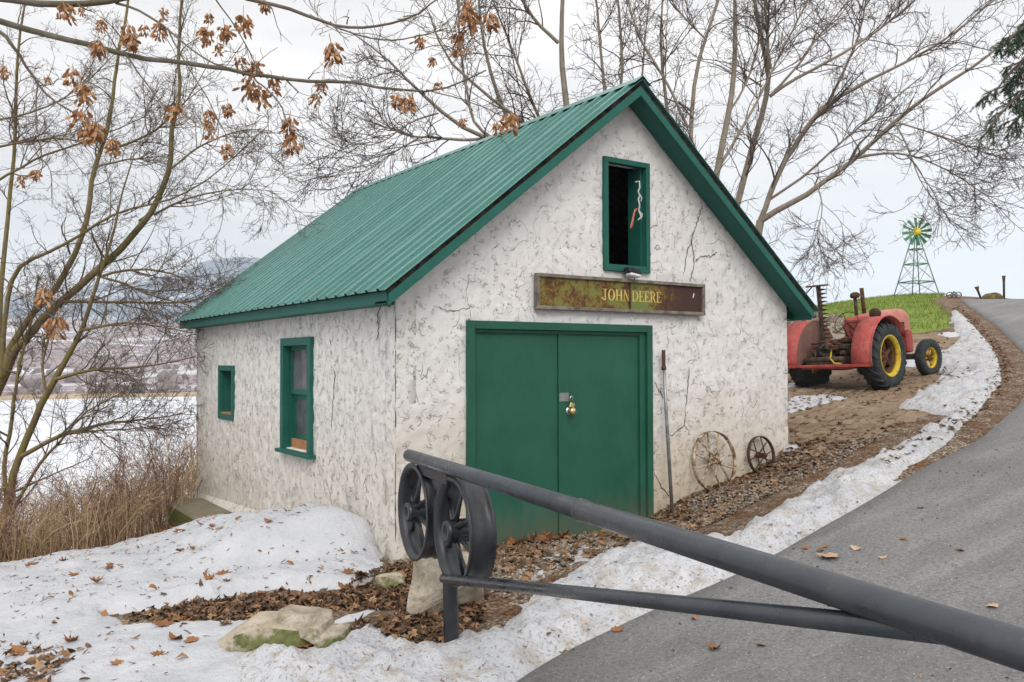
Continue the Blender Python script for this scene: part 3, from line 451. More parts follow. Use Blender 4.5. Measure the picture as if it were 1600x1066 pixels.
M['brush'] = islandm('dry_tan_stalk', ((0., (.24, .135, .07)), (.35, (.45, .29, .155)), (.7, (.60, .43, .25)), (1., (.74, .59, .40))))
M['straw'] = islandm('pale_straw_cane', ((0., (.34, .23, .13)), (.5, (.52, .40, .25)), (1., (.70, .58, .40))))
M['bramble'] = islandm('brown_bramble_twig', ((0., (.09, .045, .035)), (.5, (.19, .105, .075)), (1., (.28, .17, .12))))
def bark(name, a, b, c, sc_=6):
    q = NT(name, .92, .1); v = q.world((1, 1, .35)); n = q.noise(v, sc_*4, 5, .7); m = q.noise(q.world(), sc_*.5, 4, .6); q.col(q.mix(q.ramp(m, (.42, 0.), (.62, 1.)), q.ramp(n, (.3, a), (.7, b)), c)); q.bump(n, .6, .01); return q.m
M['bark_moss'] = bark('mossy_brown_bark', (.12, .09, .05), (.27, .21, .125), (.20, .165, .055))
M['bark_grey'] = bark('grey_tan_bark', (.20, .17, .14), (.42, .37, .31), (.27, .225, .175))
M['bark_smooth'] = bark('smooth_grey_bark', (.13, .115, .095), (.24, .215, .18), (.14, .125, .085))
M['twig'] = bark('dark_twig_bark', (.085, .062, .052), (.20, .15, .12), (.14, .105, .065))
M['twig_grey'] = bark('brown_twig_bark', (.08, .06, .054), (.19, .15, .13), (.14, .105, .09))
M['seed'] = islandm('dry_winged_seed', ((0., (.20, .085, .035)), (.5, (.40, .20, .095)), (1., (.58, .36, .20))))
M['needle'] = islandm('evergreen_needle', ((0., (.03, .06, .035)), (.5, (.07, .12, .07)), (1., (.15, .21, .13))))
def redm(name, a, b, c):
    q = NT(name, .6, .35); v = q.co(); n = q.noise(v, 4, 6, .65, .4); f = q.noise(v, 20, 4, .7); q.col(q.mix(q.math('MULTIPLY', q.ramp(f, (.53, 0.), (.63, 1.)), .75), q.ramp(n, (.32, a), (.66, b)), c)); q.bump(f, .15, .004); return q.m
M['red'] = redm('faded_red_paint', (.34, .045, .04), (.50, .11, .095), (.15, .07, .05))
M['pale_red'] = redm('sun_bleached_red_paint', (.46, .14, .11), (.56, .24, .19), (.28, .12, .09))
M['red_inside'] = redm('rusty_red_brown_panel', (.17, .095, .075), (.25, .145, .12), (.10, .06, .045))
M['rubber'] = simple('old_black_rubber', (.020, .024, .026), (.048, .054, .056), 12, .8, .25, 0, .3, .004)
M['yellow'] = redm('yellow_rim_paint', (.50, .34, .015), (.62, .45, .03), (.20, .10, .05))
M['grease'] = simple('greasy_brown_iron', (.03, .022, .017), (.12, .082, .06), 14, .75, .3, .2, .5, .01)
def rockm(name, a, b, moss):
    q = NT(name, .9, .2); v = q.co(); n = q.noise(v, 7, 6, .65, .3); f = q.vor(v, 22, 'DISTANCE_TO_EDGE'); m = q.noise(v, 4.2, 5, .65)
    b_ = q.mix(q.math('MULTIPLY', q.ramp(q.noise(v, 30, 3, .7), (.56, 0.), (.64, 1.)), .6), q.ramp(n, (.32, a), (.68, b)), (.17, .145, .115))
    if moss:
        g = q.n('ShaderNodeNewGeometry'); z = q.sep(g.outputs['Normal'])
        b_ = q.mix(q.math('MULTIPLY', q.math('MULTIPLY', q.ramp(m, (.62-moss*.3, 0.), (.70-moss*.3, 1.)), q.ramp(z[2], (.45, 1.), (.75, .06))), .9), b_, q.ramp(q.noise(v, 25, 4), (.35, (.065, .085, .018)), (.65, (.15, .17, .045))))
    q.col(b_); q.bump(q.math('ADD', n, q.math('MULTIPLY', q.noise(v, 34, 4, .7), .4)), .6, .015); return q.m
M['rock'] = rockm('lichened_beige_rock', (.20, .165, .125), (.54, .48, .39), .15)
M['rock_moss'] = rockm('mossy_layered_rock', (.34, .28, .20), (.52, .47, .39), .72)
M['rock_grey'] = rockm('grey_stone', (.19, .175, .165), (.36, .34, .32), .1)
M['block'] = rockm('mossy_concrete', (.16, .14, .10), (.25, .22, .16), .95)
M['mill_green'] = simple('green_mill_paint', (.03, .16, .07), (.06, .23, .11), 5, .5, .4, 0, 0)
M['mill_dark'] = simple('dark_mill_metal', (.07, .08, .08), (.13, .15, .14), 5, .5, .4, .3, 0)
M['mill_yellow'] = simple('yellow_mill_paint', (.62, .50, .02), (.72, .60, .05), 5, .5, .4, 0, 0)
M['mill_vane'] = simple('pale_vane_paint', (.36, .40, .24), (.52, .52, .36), 5, .6, .3, 0, 0)
def lakem():
    q = NT('snow_covered_ice', .8, .2); v = q.world(); n = q.noise(q.world((.02, .05, 1)), 1, 5, .6); q.col(q.ramp(n, (.35, (.55, .58, .63)), (.6, (.70, .72, .76)))); return q.m
M['lake'] = lakem()
def shorem():
    q = NT('snowy_orchard_hillside', .95, .05); n = q.noise(q.world((.006, .010, .03)), 1.1, 7, .65, .8); r = q.noise(q.world((.05, .05, .05)), 1, 5, .7)
    b = q.ramp(n, (.36, (.80, .82, .86)), (.43, (.55, .54, .57)), (.47, (.27, .21, .215)), (.60, (.32, .25, .25)), (.64, (.62, .63, .67)), (.72, (.30, .24, .25)))
    q.col(q.mix(q.math('MULTIPLY', q.ramp(r, (.5, 0.), (.62, 1.)), .4), b, (.10, .085, .09))); return q.m
M['shore'] = shorem()
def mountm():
    q = NT('haze_blue_snowy_forest', .95, .05); n = q.noise(q.world((.004, .004, .006)), 1, 7, .7); q.col(q.ramp(n, (.40, (.020, .050, .095)), (.54, (.045, .085, .145)), (.60, (.50, .54, .60)), (.8, (.65, .68, .74)))); return q.m  # snowy forest; the blue of distance haze is painted into its base colours
M['mount'] = mountm()
M['far_wood'] = islandm('far_bare_wood', ((0., (.10, .075, .075)), (.5, (.17, .13, .125)), (1., (.25, .19, .16))))
M['reed'] = simple('tan_reeds', (.30, .22, .14), (.42, .33, .22), .3, .95, .05, 0, 0)
# ------------------------------------------------------------------ setting
def grid_faces(nx, ny, keep=None):
    i = np.arange(nx-1)[:, None]*ny; j = np.arange(ny-1)[None]; a = i+j; F = np.stack([a, a+ny, a+ny+1, a+1], -1)
    return F.reshape(-1, 4) if keep is None else F[keep]
def compact(V, F):
    u, inv = np.unique(F, return_inverse=True); return V[u], inv.reshape(F.shape)
ROAD_L = [(-20,-10.5),(-9,-6.2),(-4,-4.0),(-2,-3.12)]+ROAD_EDGE+[(28,9.9),(32,11),(40,12.4),(55,13)]
def offset_poly(P, d):
    P = np.array(P, float); T = np.gradient(P, axis=0); T /= np.linalg.norm(T, axis=1, keepdims=True); return P+np.stack([T[:, 1], -T[:, 0]], 1)*d
def dense(P, step):
    P = np.array(P, float); s = np.r_[0, np.cumsum(np.linalg.norm(np.diff(P, axis=0), axis=1))]; t = np.arange(0, s[-1], step); Q = np.stack([np.interp(t, s, P[:, k]) for k in (0, 1)], 1)
    for _ in range(6): Q[1:-1] = .25*Q[:-2]+.5*Q[1:-1]+.25*Q[2:]
    return Q
RL = dense(ROAD_L, .15); RR_ = offset_poly(dense(ROAD_L, .15), 5.0)
for _ in range(60): RR_[1:-1] = .25*RR_[:-2]+.5*RR_[1:-1]+.25*RR_[2:]
road_poly = np.concatenate([RL[::6], RR_[::-6]])
xs = np.concatenate([np.linspace(-70, -8, 32)[:-1], np.linspace(-8, -3.5, 46)[:-1], np.arange(-3.5, 9, .045), np.linspace(9, 26, 150)[1:], np.linspace(26, 46, 60)[1:], np.linspace(46, 110, 30)[1:]])
ys = np.concatenate([np.linspace(-60, -8, 26)[:-1], np.linspace(-8, -3, 50)[:-1], np.arange(-3, 6, .045), np.linspace(6, 20, 90)[1:], np.linspace(20, 60, 45)[1:]])
GX, GY = np.meshgrid(xs, ys, indexing='ij')
GZ = terr(GX, GY); GZ = np.maximum(GZ, -16)
sdr = sd_poly(GX, GY, road_poly)
near = np.exp(-(((GX-2)/14)**2+((GY)/8)**2))
GZ = GZ+near*np.where(sdr < 0, 1, 0)*sstep(0, .4, -sdr)*((fbm(GX*2.1, GY*2.1, 3)-.47)*.05+(fbm(GX*14, GY*14, 5, 2)-.37)*.018)-.06*sstep(-.02, .25, sdr)
o = link('ground', mesh_np('ground', np.stack([GX, GY, GZ], -1).reshape(-1, 3), grid_faces(len(xs), len(ys))), M['ground']); tag(o, kind='structure')
def ground_z(x, y):
    return float(terr(np.array([x]), np.array([y]))[0])
# road
ac = np.linspace(0, 1, 26); RP = RL[:, None]*(1-ac)[None, :, None]+RR_[:, None]*ac[None, :, None]
RZ = terr(RP[..., 0], RP[..., 1])+.015+.03*np.sin(ac*pi)[None]+(fbm(RP[..., 0]*.5, RP[..., 1]*.5, 9)-.47)*.008
RV = np.concatenate([RP, RZ[..., None]], -1)
RV[:, 0, 2] -= .05; RV[:, 0, :2] += (RV[:, 0, :2]-RV[:, 1, :2])*-.85
RV[:, 0, :2] += (RNG.random((len(RL), 1))-.5)*.02
o = link('road', mesh_np('road', RV.reshape(-1, 3), grid_faces(len(RL), 26)), M['asphalt']); tag(o, kind='structure')
# sheets over the ground
def sheet(name, poly, step, mat, thick, w, edge, seed, lump=None, kind='stuff', label=None, cat=None, rough=.03, road=False):
    P = np.array(poly); x = np.arange(P[:, 0].min()-.3, P[:, 0].max()+.3, step); y = np.arange(P[:, 1].min()-.3, P[:, 1].max()+.3, step); X, Y = np.meshgrid(x, y, indexing='ij')
    if road: edge = edge*(.12+.88*sstep(.15, .6, -sd_poly(X, Y, road_poly)))
    sd = sd_poly(X, Y, poly)+(fbm(X*2.2, Y*2.2, seed)-.47)*edge+(fbm(X*9, Y*9, seed+3, 3)-.44)*edge*.45
    t = thick*sstep(-.01, w, sd)
    if lump is not None: t = t+lump(X, Y, sd)
    t = t*(.72+.6*fbm(X*1.7, Y*1.7, seed+5))+rough*sstep(0, w, sd)*((fbm(X*5, Y*5, seed+8)-.47)*1.6+(fbm(X*22, Y*22, seed+9, 2)-.37)*.5)
    Z = terr(X, Y)+t-.02+np.minimum(sd, 0)*.3
    k = (sd > -.10); cell = k[:-1, :-1] & k[1:, :-1] & k[:-1, 1:] & k[1:, 1:]
    V, F = compact(np.stack([X, Y, Z], -1).reshape(-1, 3), grid_faces(len(x), len(y), cell))
    o = link(name, mesh_np(name, V, F), mat); tag(o, label, cat, kind=kind); return o
YARD = [(5.0,-.6),(5.6,-.9),(8,-.6),(10.5,.3),(13.5,1.9),(17,3.9),(18.4,5.2),(16.6,9),(13,8.5),(9,8),(5.5,7.5),(5.2,2)]
sheet('yard', YARD, .09, M['dirt'], .03, .12, .5, 21, kind='structure')
LAWN = [(18.9,5.0),(23,7.5),(27,10.2),(33,12.9),(46,20),(46,42),(25,32),(13,16),(15.6,9)]
sheet('lawn', LAWN, .17, M['lawn'], .07, .5, .5, 31, kind='structure')
def mound(X, Y, sd):
    w = sstep(-1.75, -.9, X)*sstep(.1, .62, Y-.05+.3*(X+.3))*sstep(4.2, 3.0, Y)
    m = .32*w*sstep(.0, .20, sd)*(1-.30*sstep(-.5, -.0, X))*(1-.55*sstep(.8, 3.0, Y))
    lip = .10*sstep(-.0, .25, sd)*sstep(.6, 0., Y+X*.5)*sstep(-2.0, -.6, X)
    return m+lip*0
sheet('snow_drift', [(-14,3.0),(-9,3.2),(-3.93,3.29),(-2.68,3.35),(-1.97,3.66),(-1.45,4.1),(-1.05,4.15),(-.75,3.85),(-.5,3.62),(.12,3.5),(.12,2.33),(.12,1.0),(.10,.55),(-.02,.12),(-.24,-.33),(-.5,-.72),(-.82,-.76),(-1.06,-.5),(-1.21,-.38),(-1.43,-.34),(-1.66,-.37),(-1.84,-.4),(-1.96,-.1),(-2.11,-.07),(-2.1,-.42),(-1.80,-.74),(-1.5,-1.0),(-1.42,-1.5),(-1.7,-2.1),(-2.1,-2.5),(-3.4,-2.4),(-4.0,-3.2),(-14,-6)], .034, M['snow'], .09, .28, .34, 41, lump=mound, label='white snow drift banked against the stucco side wall, strewn with leaves', cat='snow', rough=.05)
SNOW_BANK = [(x+.03, y-.24+.17*min(max((x-2.8)/3, 0), 1)) if k >= 35 else ((x+.10, y-.42) if 13 < k < 23 else ((x+.05, y-.2) if 9 < k < 14 else (x, y))) for k, (x, y) in enumerate(SNOW_BANK)]
def berm(X, Y, sd):
    return .045*sstep(.12, .4, sd)
sheet('snow_bank', SNOW_BANK, .038, M['snow_road'], .075, .14, .22, 51, lump=berm, label='long dirty bank of ploughed snow along the edge of the road', cat='snow', rough=.13, road=True)
for nm, pl, sd_, lb in (('snow_patch', SNOW_P1, 61, 'thin flat snow patch on the earth behind the tractor wheels'), ('snow_patch', SNOW_P2, 62, 'small icy snow lump at the foot of the barn corner'), ('snow_patch', SNOW_P3, 63, 'small white snow streak below the lawn'), ('snow_patch', SNOW_P4, 64, 'broken thin snow on the gravel in front of the green doors'), ('snow_patch', SNOW_P5, 65, 'snow patch beside the front wheel of the tractor'), ('snow_patch', SNOW_P6, 66, 'sliver of snow under the far rear tyre of the tractor')):
    sheet(nm, pl, .045 if pl is not SNOW_P3 else .08, M['snow_road'] if sd_ == 64 else M['snow'], .06 if sd_ != 64 else .035, .15, .22 if sd_ != 64 else .85, sd_, label=lb, cat='snow')
sheet('snow_patch', [(-.62,-1.98),(-.2,-1.75),(.25,-1.35),(.05,-1.3),(-.45,-1.6)], .03, M['snow'], .05, .12, .12, 67, label='narrow snow streak among the leaves behind the gate post', cat='snow')
sheet('snow_patch', [(-1.32,-1.5),(-.9,-1.25),(-.6,-1.35),(-.75,-1.5),(-1.1,-1.6)], .03, M['snow'], .05, .12, .12, 68, label='small snow streak between the mossy rock and the boulder', cat='snow')
# pavers of the yard, uneven and half buried
pv = MB().box((-.11, -.055, -.06), (.11, .055, .018)).mesh('paver', bevel=.008); pv.materials.append(M['dirt'])
yard = bpy.data.objects['yard']
cells = []
for i in range(0, 42):
    for j in range(-4, 20):
        a = .35; u = i*.25+(j % 2)*.12; v = j*.155
        x = 5.55+u*cos(a)-v*sin(a); y = -.55+u*sin(a)+v*cos(a)
        if 5.45 < x < 15: cells.append((x, y))
C_ = np.array(cells); k = (sd_poly(C_[:, 0], C_[:, 1], YARD) > .25); k &= fbm(C_[:, 0]*.5, C_[:, 1]*.5, 77) > .34
for p in (SNOW_P1, SNOW_P5, SNOW_BANK): k &= sd_poly(C_[:, 0], C_[:, 1], p) < -.05
C_ = C_[k]; C_ = C_[np.argsort((C_[:, 0]+3.35)**2+(C_[:, 1]+6.6)**2)][:300]; CZ = terr(C_[:, 0], C_[:, 1])
for (x, y), z in zip(C_, CZ):
    o = link('paver', pv, None, yard); o.location = (x+random.uniform(-.02, .02), y+random.uniform(-.02, .02), z+random.uniform(-.006, .022)); o.rotation_euler = (random.gauss(0, .05), -.12+random.gauss(0, .05), .35+random.gauss(0, .08)); s = random.uniform(.88, 1.1); o.scale = (s, s, 1)
# lake and far country
lk = MB().add([(-2600, 12, -10), (2600, 12, -10), (2600, 2600, -10), (-2600, 2600, -10)], [(0, 1, 2, 3)]); tag(lk.build('lake', M['lake']), kind='structure')
def polar(name, az, rr, zf, mat):
    A, R = np.meshgrid(az, rr, indexing='ij'); X = -3.35+np.sin(A)*R; Y = -6.59+np.cos(A)*R; Z = zf(A, R, X, Y)
    o = link(name, mesh_np(name, np.stack([X, Y, Z], -1).reshape(-1, 3), grid_faces(len(az), len(rr))), mat); return o
az = np.linspace(-1.6, .8, 380)
def hillz(A, R, X, Y):
    t = np.clip((R-300)/1100, 0, 1); return -11+1.6*sstep(300, 325, R)+72*t**1.35+sstep(320, 900, R)*((fbm(X*.006, Y*.006, 81)-.47)*34)
tag(polar('far_hillside', az, np.r_[290, 300, 312, np.linspace(330, 1500, 46)], hillz, M['shore']), kind='structure')
def mountz(A, R, X, Y):
    H = 205+90*(fbm(A*3.2+3, A*0+.5, 91)-.47)*2+60*sstep(.1, .32, A)*sstep(.6, .35, A); return -12+(H+(fbm(X*.004, Y*.004, 93)-.47)*120*sstep(1300, 2300, R))*sstep(1150, 2500, R)**1.2*sstep(3300, 2550, R)
tag(polar('mountains', az, np.linspace(1150, 3200, 44), mountz, M['mount']), kind='structure')
tag(polar('reed_shore', az, np.array([296., 299, 302, 306, 310]), lambda A, R, X, Y: -10.6+np.where((R > 298) & (R < 307), 1.4+.9*fbm(X*.15, Y*.15, 95), 0), M['reed']), kind='structure')
ico = np.array([(0,0,1),(.9,0,.45),(.28,.85,.45),(-.72,.53,.45),(-.72,-.53,.45),(.28,-.85,.45),(.72,.53,-.3),(-.28,.85,-.3),(-.9,0,-.3),(-.28,-.85,-.3),(.72,-.53,-.3)]); icf = np.array([(0,1,2),(0,2,3),(0,3,4),(0,4,5),(0,5,1),(1,6,2),(2,7,3),(3,8,4),(4,9,5),(5,10,1),(6,7,2),(7,8,3),(8,9,4),(9,10,5),(10,6,1)])
N = 1500; a = RNG.uniform(-1.3, .75, N); r = 312+RNG.random(N)**2*420; X = -3.35+np.sin(a)*r; Y = -6.59+np.cos(a)*r; Z = hillz(a, r, X, Y)
S = RNG.uniform(.6, 1.9, N)*np.where(RNG.random(N) < .2, 1.5, 1); V = ico[None]*(S[:, None, None]*np.array([1.2, 1.2, 1.])*RNG.uniform(.6, 1.4, (N, 11, 1)))+np.stack([X, Y, Z+S*.5], 1)[:, None]
o = link('far_wood', mesh_np('far_wood', V.reshape(-1, 3), (icf[None]+np.arange(N)[:, None, None]*11).reshape(-1, 3)), M['far_wood']); tag(o, 'bare greyish shrubs and trees along the far lake shore', 'wood', kind='stuff')
hz = MB().box((-3600, -3600, -20), (3600, 3600, 420)).build('haze', None); tag(hz, 'pale winter haze over the lake and far mountains', 'haze', kind='stuff')
hm = bpy.data.materials.new('haze_air'); hm.use_nodes = True; hm.node_tree.nodes.clear(); _o = hm.node_tree.nodes.new('ShaderNodeOutputMaterial'); _v = hm.node_tree.nodes.new('ShaderNodeVolumePrincipled')
_v.inputs['Color'].default_value = (.80, .90, 1, 1); _v.inputs['Density'].default_value = .00038; hm.node_tree.links.new(_v.outputs[0], _o.inputs['Volume']); hz.data.materials.append(hm)
# ------------------------------------------------------------------ the barn
W, L = 5.267, 6.386; MX = W/2; ZR = 4.554; ZE = 2.3235; S_ = 2.832; SL = (ZR-ZE)/S_; OF = .265; YB = L+.217
barn = empty('stucco_barn', (0, 0, 0)); tag(barn, 'small white stucco barn with green metal gable roof and green double doors', 'barn')
def ztop(x): return ZR-.10-abs(x-MX)*SL
def wall_panel(name, u0, u1, z0, zt, holes, place, step, thick, mat, seed, amp=.012):
    us = sorted(set(np.round(np.r_[np.arange(u0, u1, step), u1, [h[0] for h in holes], [h[1] for h in holes]], 4))); zmax = max(zt(u0), zt(u1), zt((u0+u1)/2))
    zs = sorted(set(np.round(np.r_[np.arange(z0, zmax, step), zmax, [h[2] for h in holes], [h[3] for h in holes]], 4)))
    us = np.array(us); zs = np.array(zs); U, Z = np.meshgrid(us, zs, indexing='ij'); top = np.vectorize(zt)(U); Zc = np.minimum(Z, top)
    uc = (us[1:]+us[:-1])/2; zc = (zs[1:]+zs[:-1])/2; UC, ZC = np.meshgrid(uc, zc, indexing='ij'); keep = Zc[:-1, :-1] < np.maximum(top[:-1, :-1], top[1:, :-1])-1e-4
    for h in holes: keep &= ~((UC > h[0]) & (UC < h[1]) & (ZC > h[2]) & (ZC < h[3]))
    d = (fbm(U*3, Z*3, seed)-.47)*2*amp+(fbm(U*13, Z*11, seed+4, 3)-.44)*amp*1.5+np.abs(fbm(U*8+fbm(U*2, Z*2, 2)*2, Z*6, seed+7, 2)-.37)*amp*.8
    edge = np.minimum.reduce([np.ones_like(U)]+[np.clip(np.maximum(np.maximum(h[0]-U, U-h[1]), np.maximum(h[2]-Z, Z-h[3]))/.03, 0, 1) for h in holes]); d *= edge
    nx, nz = len(us), len(zs); n = nx*nz
    Vo = place(U.ravel(), d.ravel(), Zc.ravel()); Vi = place(U.ravel(), np.full(n, -thick), Zc.ravel()); F = grid_faces(nx, nz, keep); Fi = F[:, ::-1]+n
    kp = np.pad(keep, 1); side = []
    idx = lambda i, j: i*nz+j
    for i, j in zip(*np.nonzero(keep)):
        for di, dj, p, q in ((-1, 0, (i, j), (i, j+1)), (1, 0, (i+1, j), (i+1, j+1)), (0, -1, (i, j), (i+1, j)), (0, 1, (i, j+1), (i+1, j+1))):
            if not kp[i+1+di, j+1+dj]: a, b = idx(*p), idx(*q); side.append((a, b, b+n, a+n))
    V, F = compact(np.concatenate([Vo, Vi]), np.concatenate([F, Fi, np.array(side)]))
    o = link(name, mesh_np(name, V, F), mat, barn); return o
DX0, DX1, DZ1 = .708, 2.996, 2.0585; WX0, WX1, WZ0, WZ1 = 2.3417, 2.9763, 2.6066, 3.7718
H1 = (1.875, 2.70, .735, 1.915); H2 = (4.565, 5.175, .95, 1.605)
fr = lambda u, d, z: np.stack([u, -d, z], 1); lf = lambda u, d, z: np.stack([-d, u, z], 1)
wall_panel('front_wall', 0, W, -.35, ztop, [(DX0+.02, DX1-.02, -.3, DZ1-.02), (WX0+.02, WX1-.02, WZ0+.02, WZ1-.02)], fr, .018, .2, M['stucco_front'], 101)
wall_panel('side_wall', .001, L, -1.2, lambda y: 2.235, [H1, H2], lf, .018, .2, M['stucco_side'], 111, .016)
wall_panel('side_wall', 0, L, -.3, lambda y: 2.235, [], lambda u, d, z: np.stack([W+d, u, z], 1), .12, .2, M['stucco_side'], 121)
wall_panel('back_wall', 0, W, -1.2, ztop, [], lambda u, d, z: np.stack([u, L+d, z], 1), .12, .2, M['stucco_side'], 131)
ld = MB().add([(-.09,6.47,-1.3),(-.09,3.3,-1.3),(.05,3.3,-1.3),(.05,6.47,-1.3),(-.09,6.47,-.30),(-.09,3.3,-.17),(-.005,3.3,-.09),(-.005,6.47,-.22)], [(0,1,5,4),(4,5,6,7),(1,2,6,5),(3,0,4,7),(2,3,7,6)]); ld.build('foundation_ledge', M['stucco_side'], barn)
MB().box((.2, .2, .02), (W-.2, L-.2, .05)).build('inner_floor', M['inside'], barn)
MB().box((.2, .2, 2.30), (W-.2, L-.2, 2.33)).build('loft_floor', M['inside'], barn)
# roof sheets: four ribs each, lapped
def sheet_mesh(pitch, nrib, slope_len, front):
    prof = []; hr = .023
    for k in range(nrib):
        for a, h in ((0, 0), (.40, 0), (.425, hr*.9), (.44, hr), (.60, hr), (.615, hr*.9), (.66, 0), (.83, .0015)): prof.append(((k+a)*pitch, h))
    prof.append((nrib*pitch, 0)); prof.append((nrib*pitch+pitch*.12, .010))
    V = []; F = []; n = len(prof); K = 9
    for i in range(K):
        s = slope_len*i/(K-1); lift = .004*(1-i/(K-1)*0)
        for j, (y, h) in enumerate(prof): V.append((s, y, h+.004*sin(s*1.7+y*3)+(.006 if j >= n-2 else 0)))
    for i in range(K-1):
        for j in range(n-1): F.append((i*n+j, (i+1)*n+j, (i+1)*n+j+1, i*n+j+1))
    me = bpy.data.meshes.new('roof_sheet'); me.from_pydata(V, [], F); me.materials.append(M['roof']); me.update(); return me
ang = math.atan(SL); nsh = 8; y0 = -OF-.03; pitch = (YB+.03-y0)/(nsh*4); SLEN = (S_+.05)/cos(ang)
sm = sheet_mesh(pitch, 4, SLEN, True)
for side, A in ((-1, pi), (1, 0)):
    for k in range(nsh):
        o = link('roof_sheet', sm, None, barn)
        if side < 0: o.matrix_local = Matrix(((-cos(ang), 0, -sin(ang), MX), (0, 1, 0, y0+k*4*pitch), (-sin(ang), 0, cos(ang), ZR-.012), (0, 0, 0, 1)))
        else: o.matrix_local = Matrix(((cos(ang), 0, sin(ang), MX), (0, 1, 0, y0+k*4*pitch), (-sin(ang), 0, cos(ang), ZR-.012), (0, 0, 0, 1)))
        md = o.modifiers.new('s', 'SOLIDIFY'); md.thickness = .004; md.offset = -1
rc = MB()
for s in (-1, 1):
    d = Vector((s*cos(ang), 0, -sin(ang))); nrm = Vector((s*sin(ang), 0, cos(ang))); a = Vector((MX, y0-.01, ZR+.022)); b = a+d*.14
    rc.prism([a, b, b-nrm*.004, a-Vector((0, 0, .006))], (0, YB+.05-y0, 0))
rc.build('ridge_cap', M['roof'], barn)
# deck, gap strip, rake boards, soffits, eave boards
def slope_board(x0, x1, dz0, dz1, ya, yb, s):   # board following the slope s, between vertical offsets below the roof surface
    f = lambda x: ZR-abs(x-MX)*SL
    return MB().prism([(x0, ya, f(x0)-dz1), (x1, ya, f(x1)-dz1), (x1, ya, f(x1)-dz0), (x0, ya, f(x0)-dz0)], (0, yb-ya, 0))
XL, XR = MX-S_, MX+S_-.03
for s, xe in ((-1, XL), (1, XR)):
    slope_board(MX, xe, .020, .055, -OF+.035, YB-.03, s).build('roof_deck', M['dark_wood'], barn)
    slope_board(MX, xe, .024, .082, -OF+.004, -OF+.034, s).build('edge_batten', M['dark_wood'], barn)
    slope_board(MX, xe, .078, .178, -OF-.006, -OF+.003, s).build('rake_board', M['green_fascia'], barn, bevel=.004)
    slope_board(MX, xe, .134, .150, -OF+.027, -.012, s).build('soffit_board', M['green_trim'], barn)
    slope_board(MX, xe, .05, .160, YB-.03, YB, s).build('rake_board', M['green_fascia'], barn)
    a, b = sorted((xe, xe-s*.028)); MB().box((a, -OF+.028, ZE-.155), (b, YB-.032, ZE-.052)).build('eave_board', M['green_fascia'], barn, bevel=.004)
    a, b = sorted((xe-s*.030, (0 if s < 0 else W)-s*.02)); MB().box((a, .002, ZE-.150), (b, YB-.035, ZE-.135)).build('soffit_board', M['green_trim'], barn)
    a, b = sorted((xe-s*.02, xe-s*.05)); MB().box((a, -OF+.03, ZE-.050), (b, YB-.035, ZE-.012)).build('edge_batten', M['grey_wood'], barn)
# left/right rake feet
# double doors and frame
def frame(x0, x1, z0, z1, w, ya, yb, mk, mat, parent, bottom=True, name='frame_board', bev=.003):
    mk(MB(), (x0, ya, z0), (x0+w, yb, z1)).build(name, mat, parent, bevel=bev); mk(MB(), (x1-w, ya, z0), (x1, yb, z1)).build(name, mat, parent, bevel=bev)
    mk(MB(), (x0+w+.001, ya+.002, z1-w), (x1-w-.001, yb, z1)).build(name, mat, parent, bevel=bev)
    if bottom: mk(MB(), (x0+w+.001, ya+.002, z0), (x1-w-.001, yb, z0+w)).build(name, mat, parent, bevel=bev)
bx = lambda m, a, b: m.box(a, b)
frame(DX0, DX1, -.25, DZ1, .075, -.045, .06, bx, M['green_door'], barn, False, 'door_frame_board')
MB().box((DX1-.155, -.012, -.25), (DX1-.080, .05, DZ1-.078)).build('door_stop', M['green_door'], barn, bevel=.003)
MB().box((DX0+.076, -.010, DZ1-.105), (DX1-.157, .055, DZ1-.077)).build('door_head', M['green_door'], barn)
dl = MB().box((DX0+.078, .018, -.25), (1.772, .055, DZ1-.085)).build('door', M['green_door'], barn, bevel=.003)
dr = MB().box((1.780, .016, -.25), (DX1-.157, .054, DZ1-.085)).build('door', M['green_door'], barn, bevel=.003)
MB().box((1.776, .004, -.25), (1.885, .0155, DZ1-.09)).build('cover_strip', M['green_door'], dr, bevel=.002)
MB().box((1.780, -.004, 1.29), (1.895, .003, 1.375)).build('hasp', M['steel'], dr, bevel=.002)
MB().lathe([(0, .012), (-.03, .014), (-.038, .032), (-.062, .036), (-.075, .026), (-.078, 0)], (1.905, .004, 1.195), (0, 1, 0), 18).build('knob', M['brass'], dr)
MB().lathe([(0, .042), (-.006, .040), (-.010, .02)], (1.905, .004, 1.195), (0, 1, 0), 18).build('knob_plate', M['chrome'], dr)
pl = empty('padlock', (1.895, -.02, 1.30)); tag(pl, 'small brass padlock hanging from the hasp on the green doors', 'padlock')
MB().tube([(0, 0, 0), (.004, 0, .03), (.016, 0, .042), (.03, 0, .03), (.045, 0, -.012)], .005, 8).build('shackle', M['chrome'], pl, local=True)
MB().box((.012, -.012, -.062), (.066, .012, -.012), Matrix.Rotation(.35, 4, 'Y')).build('lock_body', M['brass'], pl, bevel=.004, local=True)
# loft opening
frame(WX0, WX1, WZ0, WZ1, .055, -.040, .03, bx, M['green_trim'], barn, True, 'loft_frame_board')
MB().box((WX1-.080, .03, WZ0+.05), (WX1-.02, .22, WZ1-.05)).build('loft_jamb', M['green_trim'], barn); MB().box((WX0+.02, .03, WZ0+.05), (WX0+.05, .25, WZ1-.05)).build('loft_jamb', M['green_trim'], barn)
MB().box((WX0, -.03, WZ0+.056), (WX1-.06, .2, WZ0+.07)).build('loft_sill', M['green_trim'], barn)
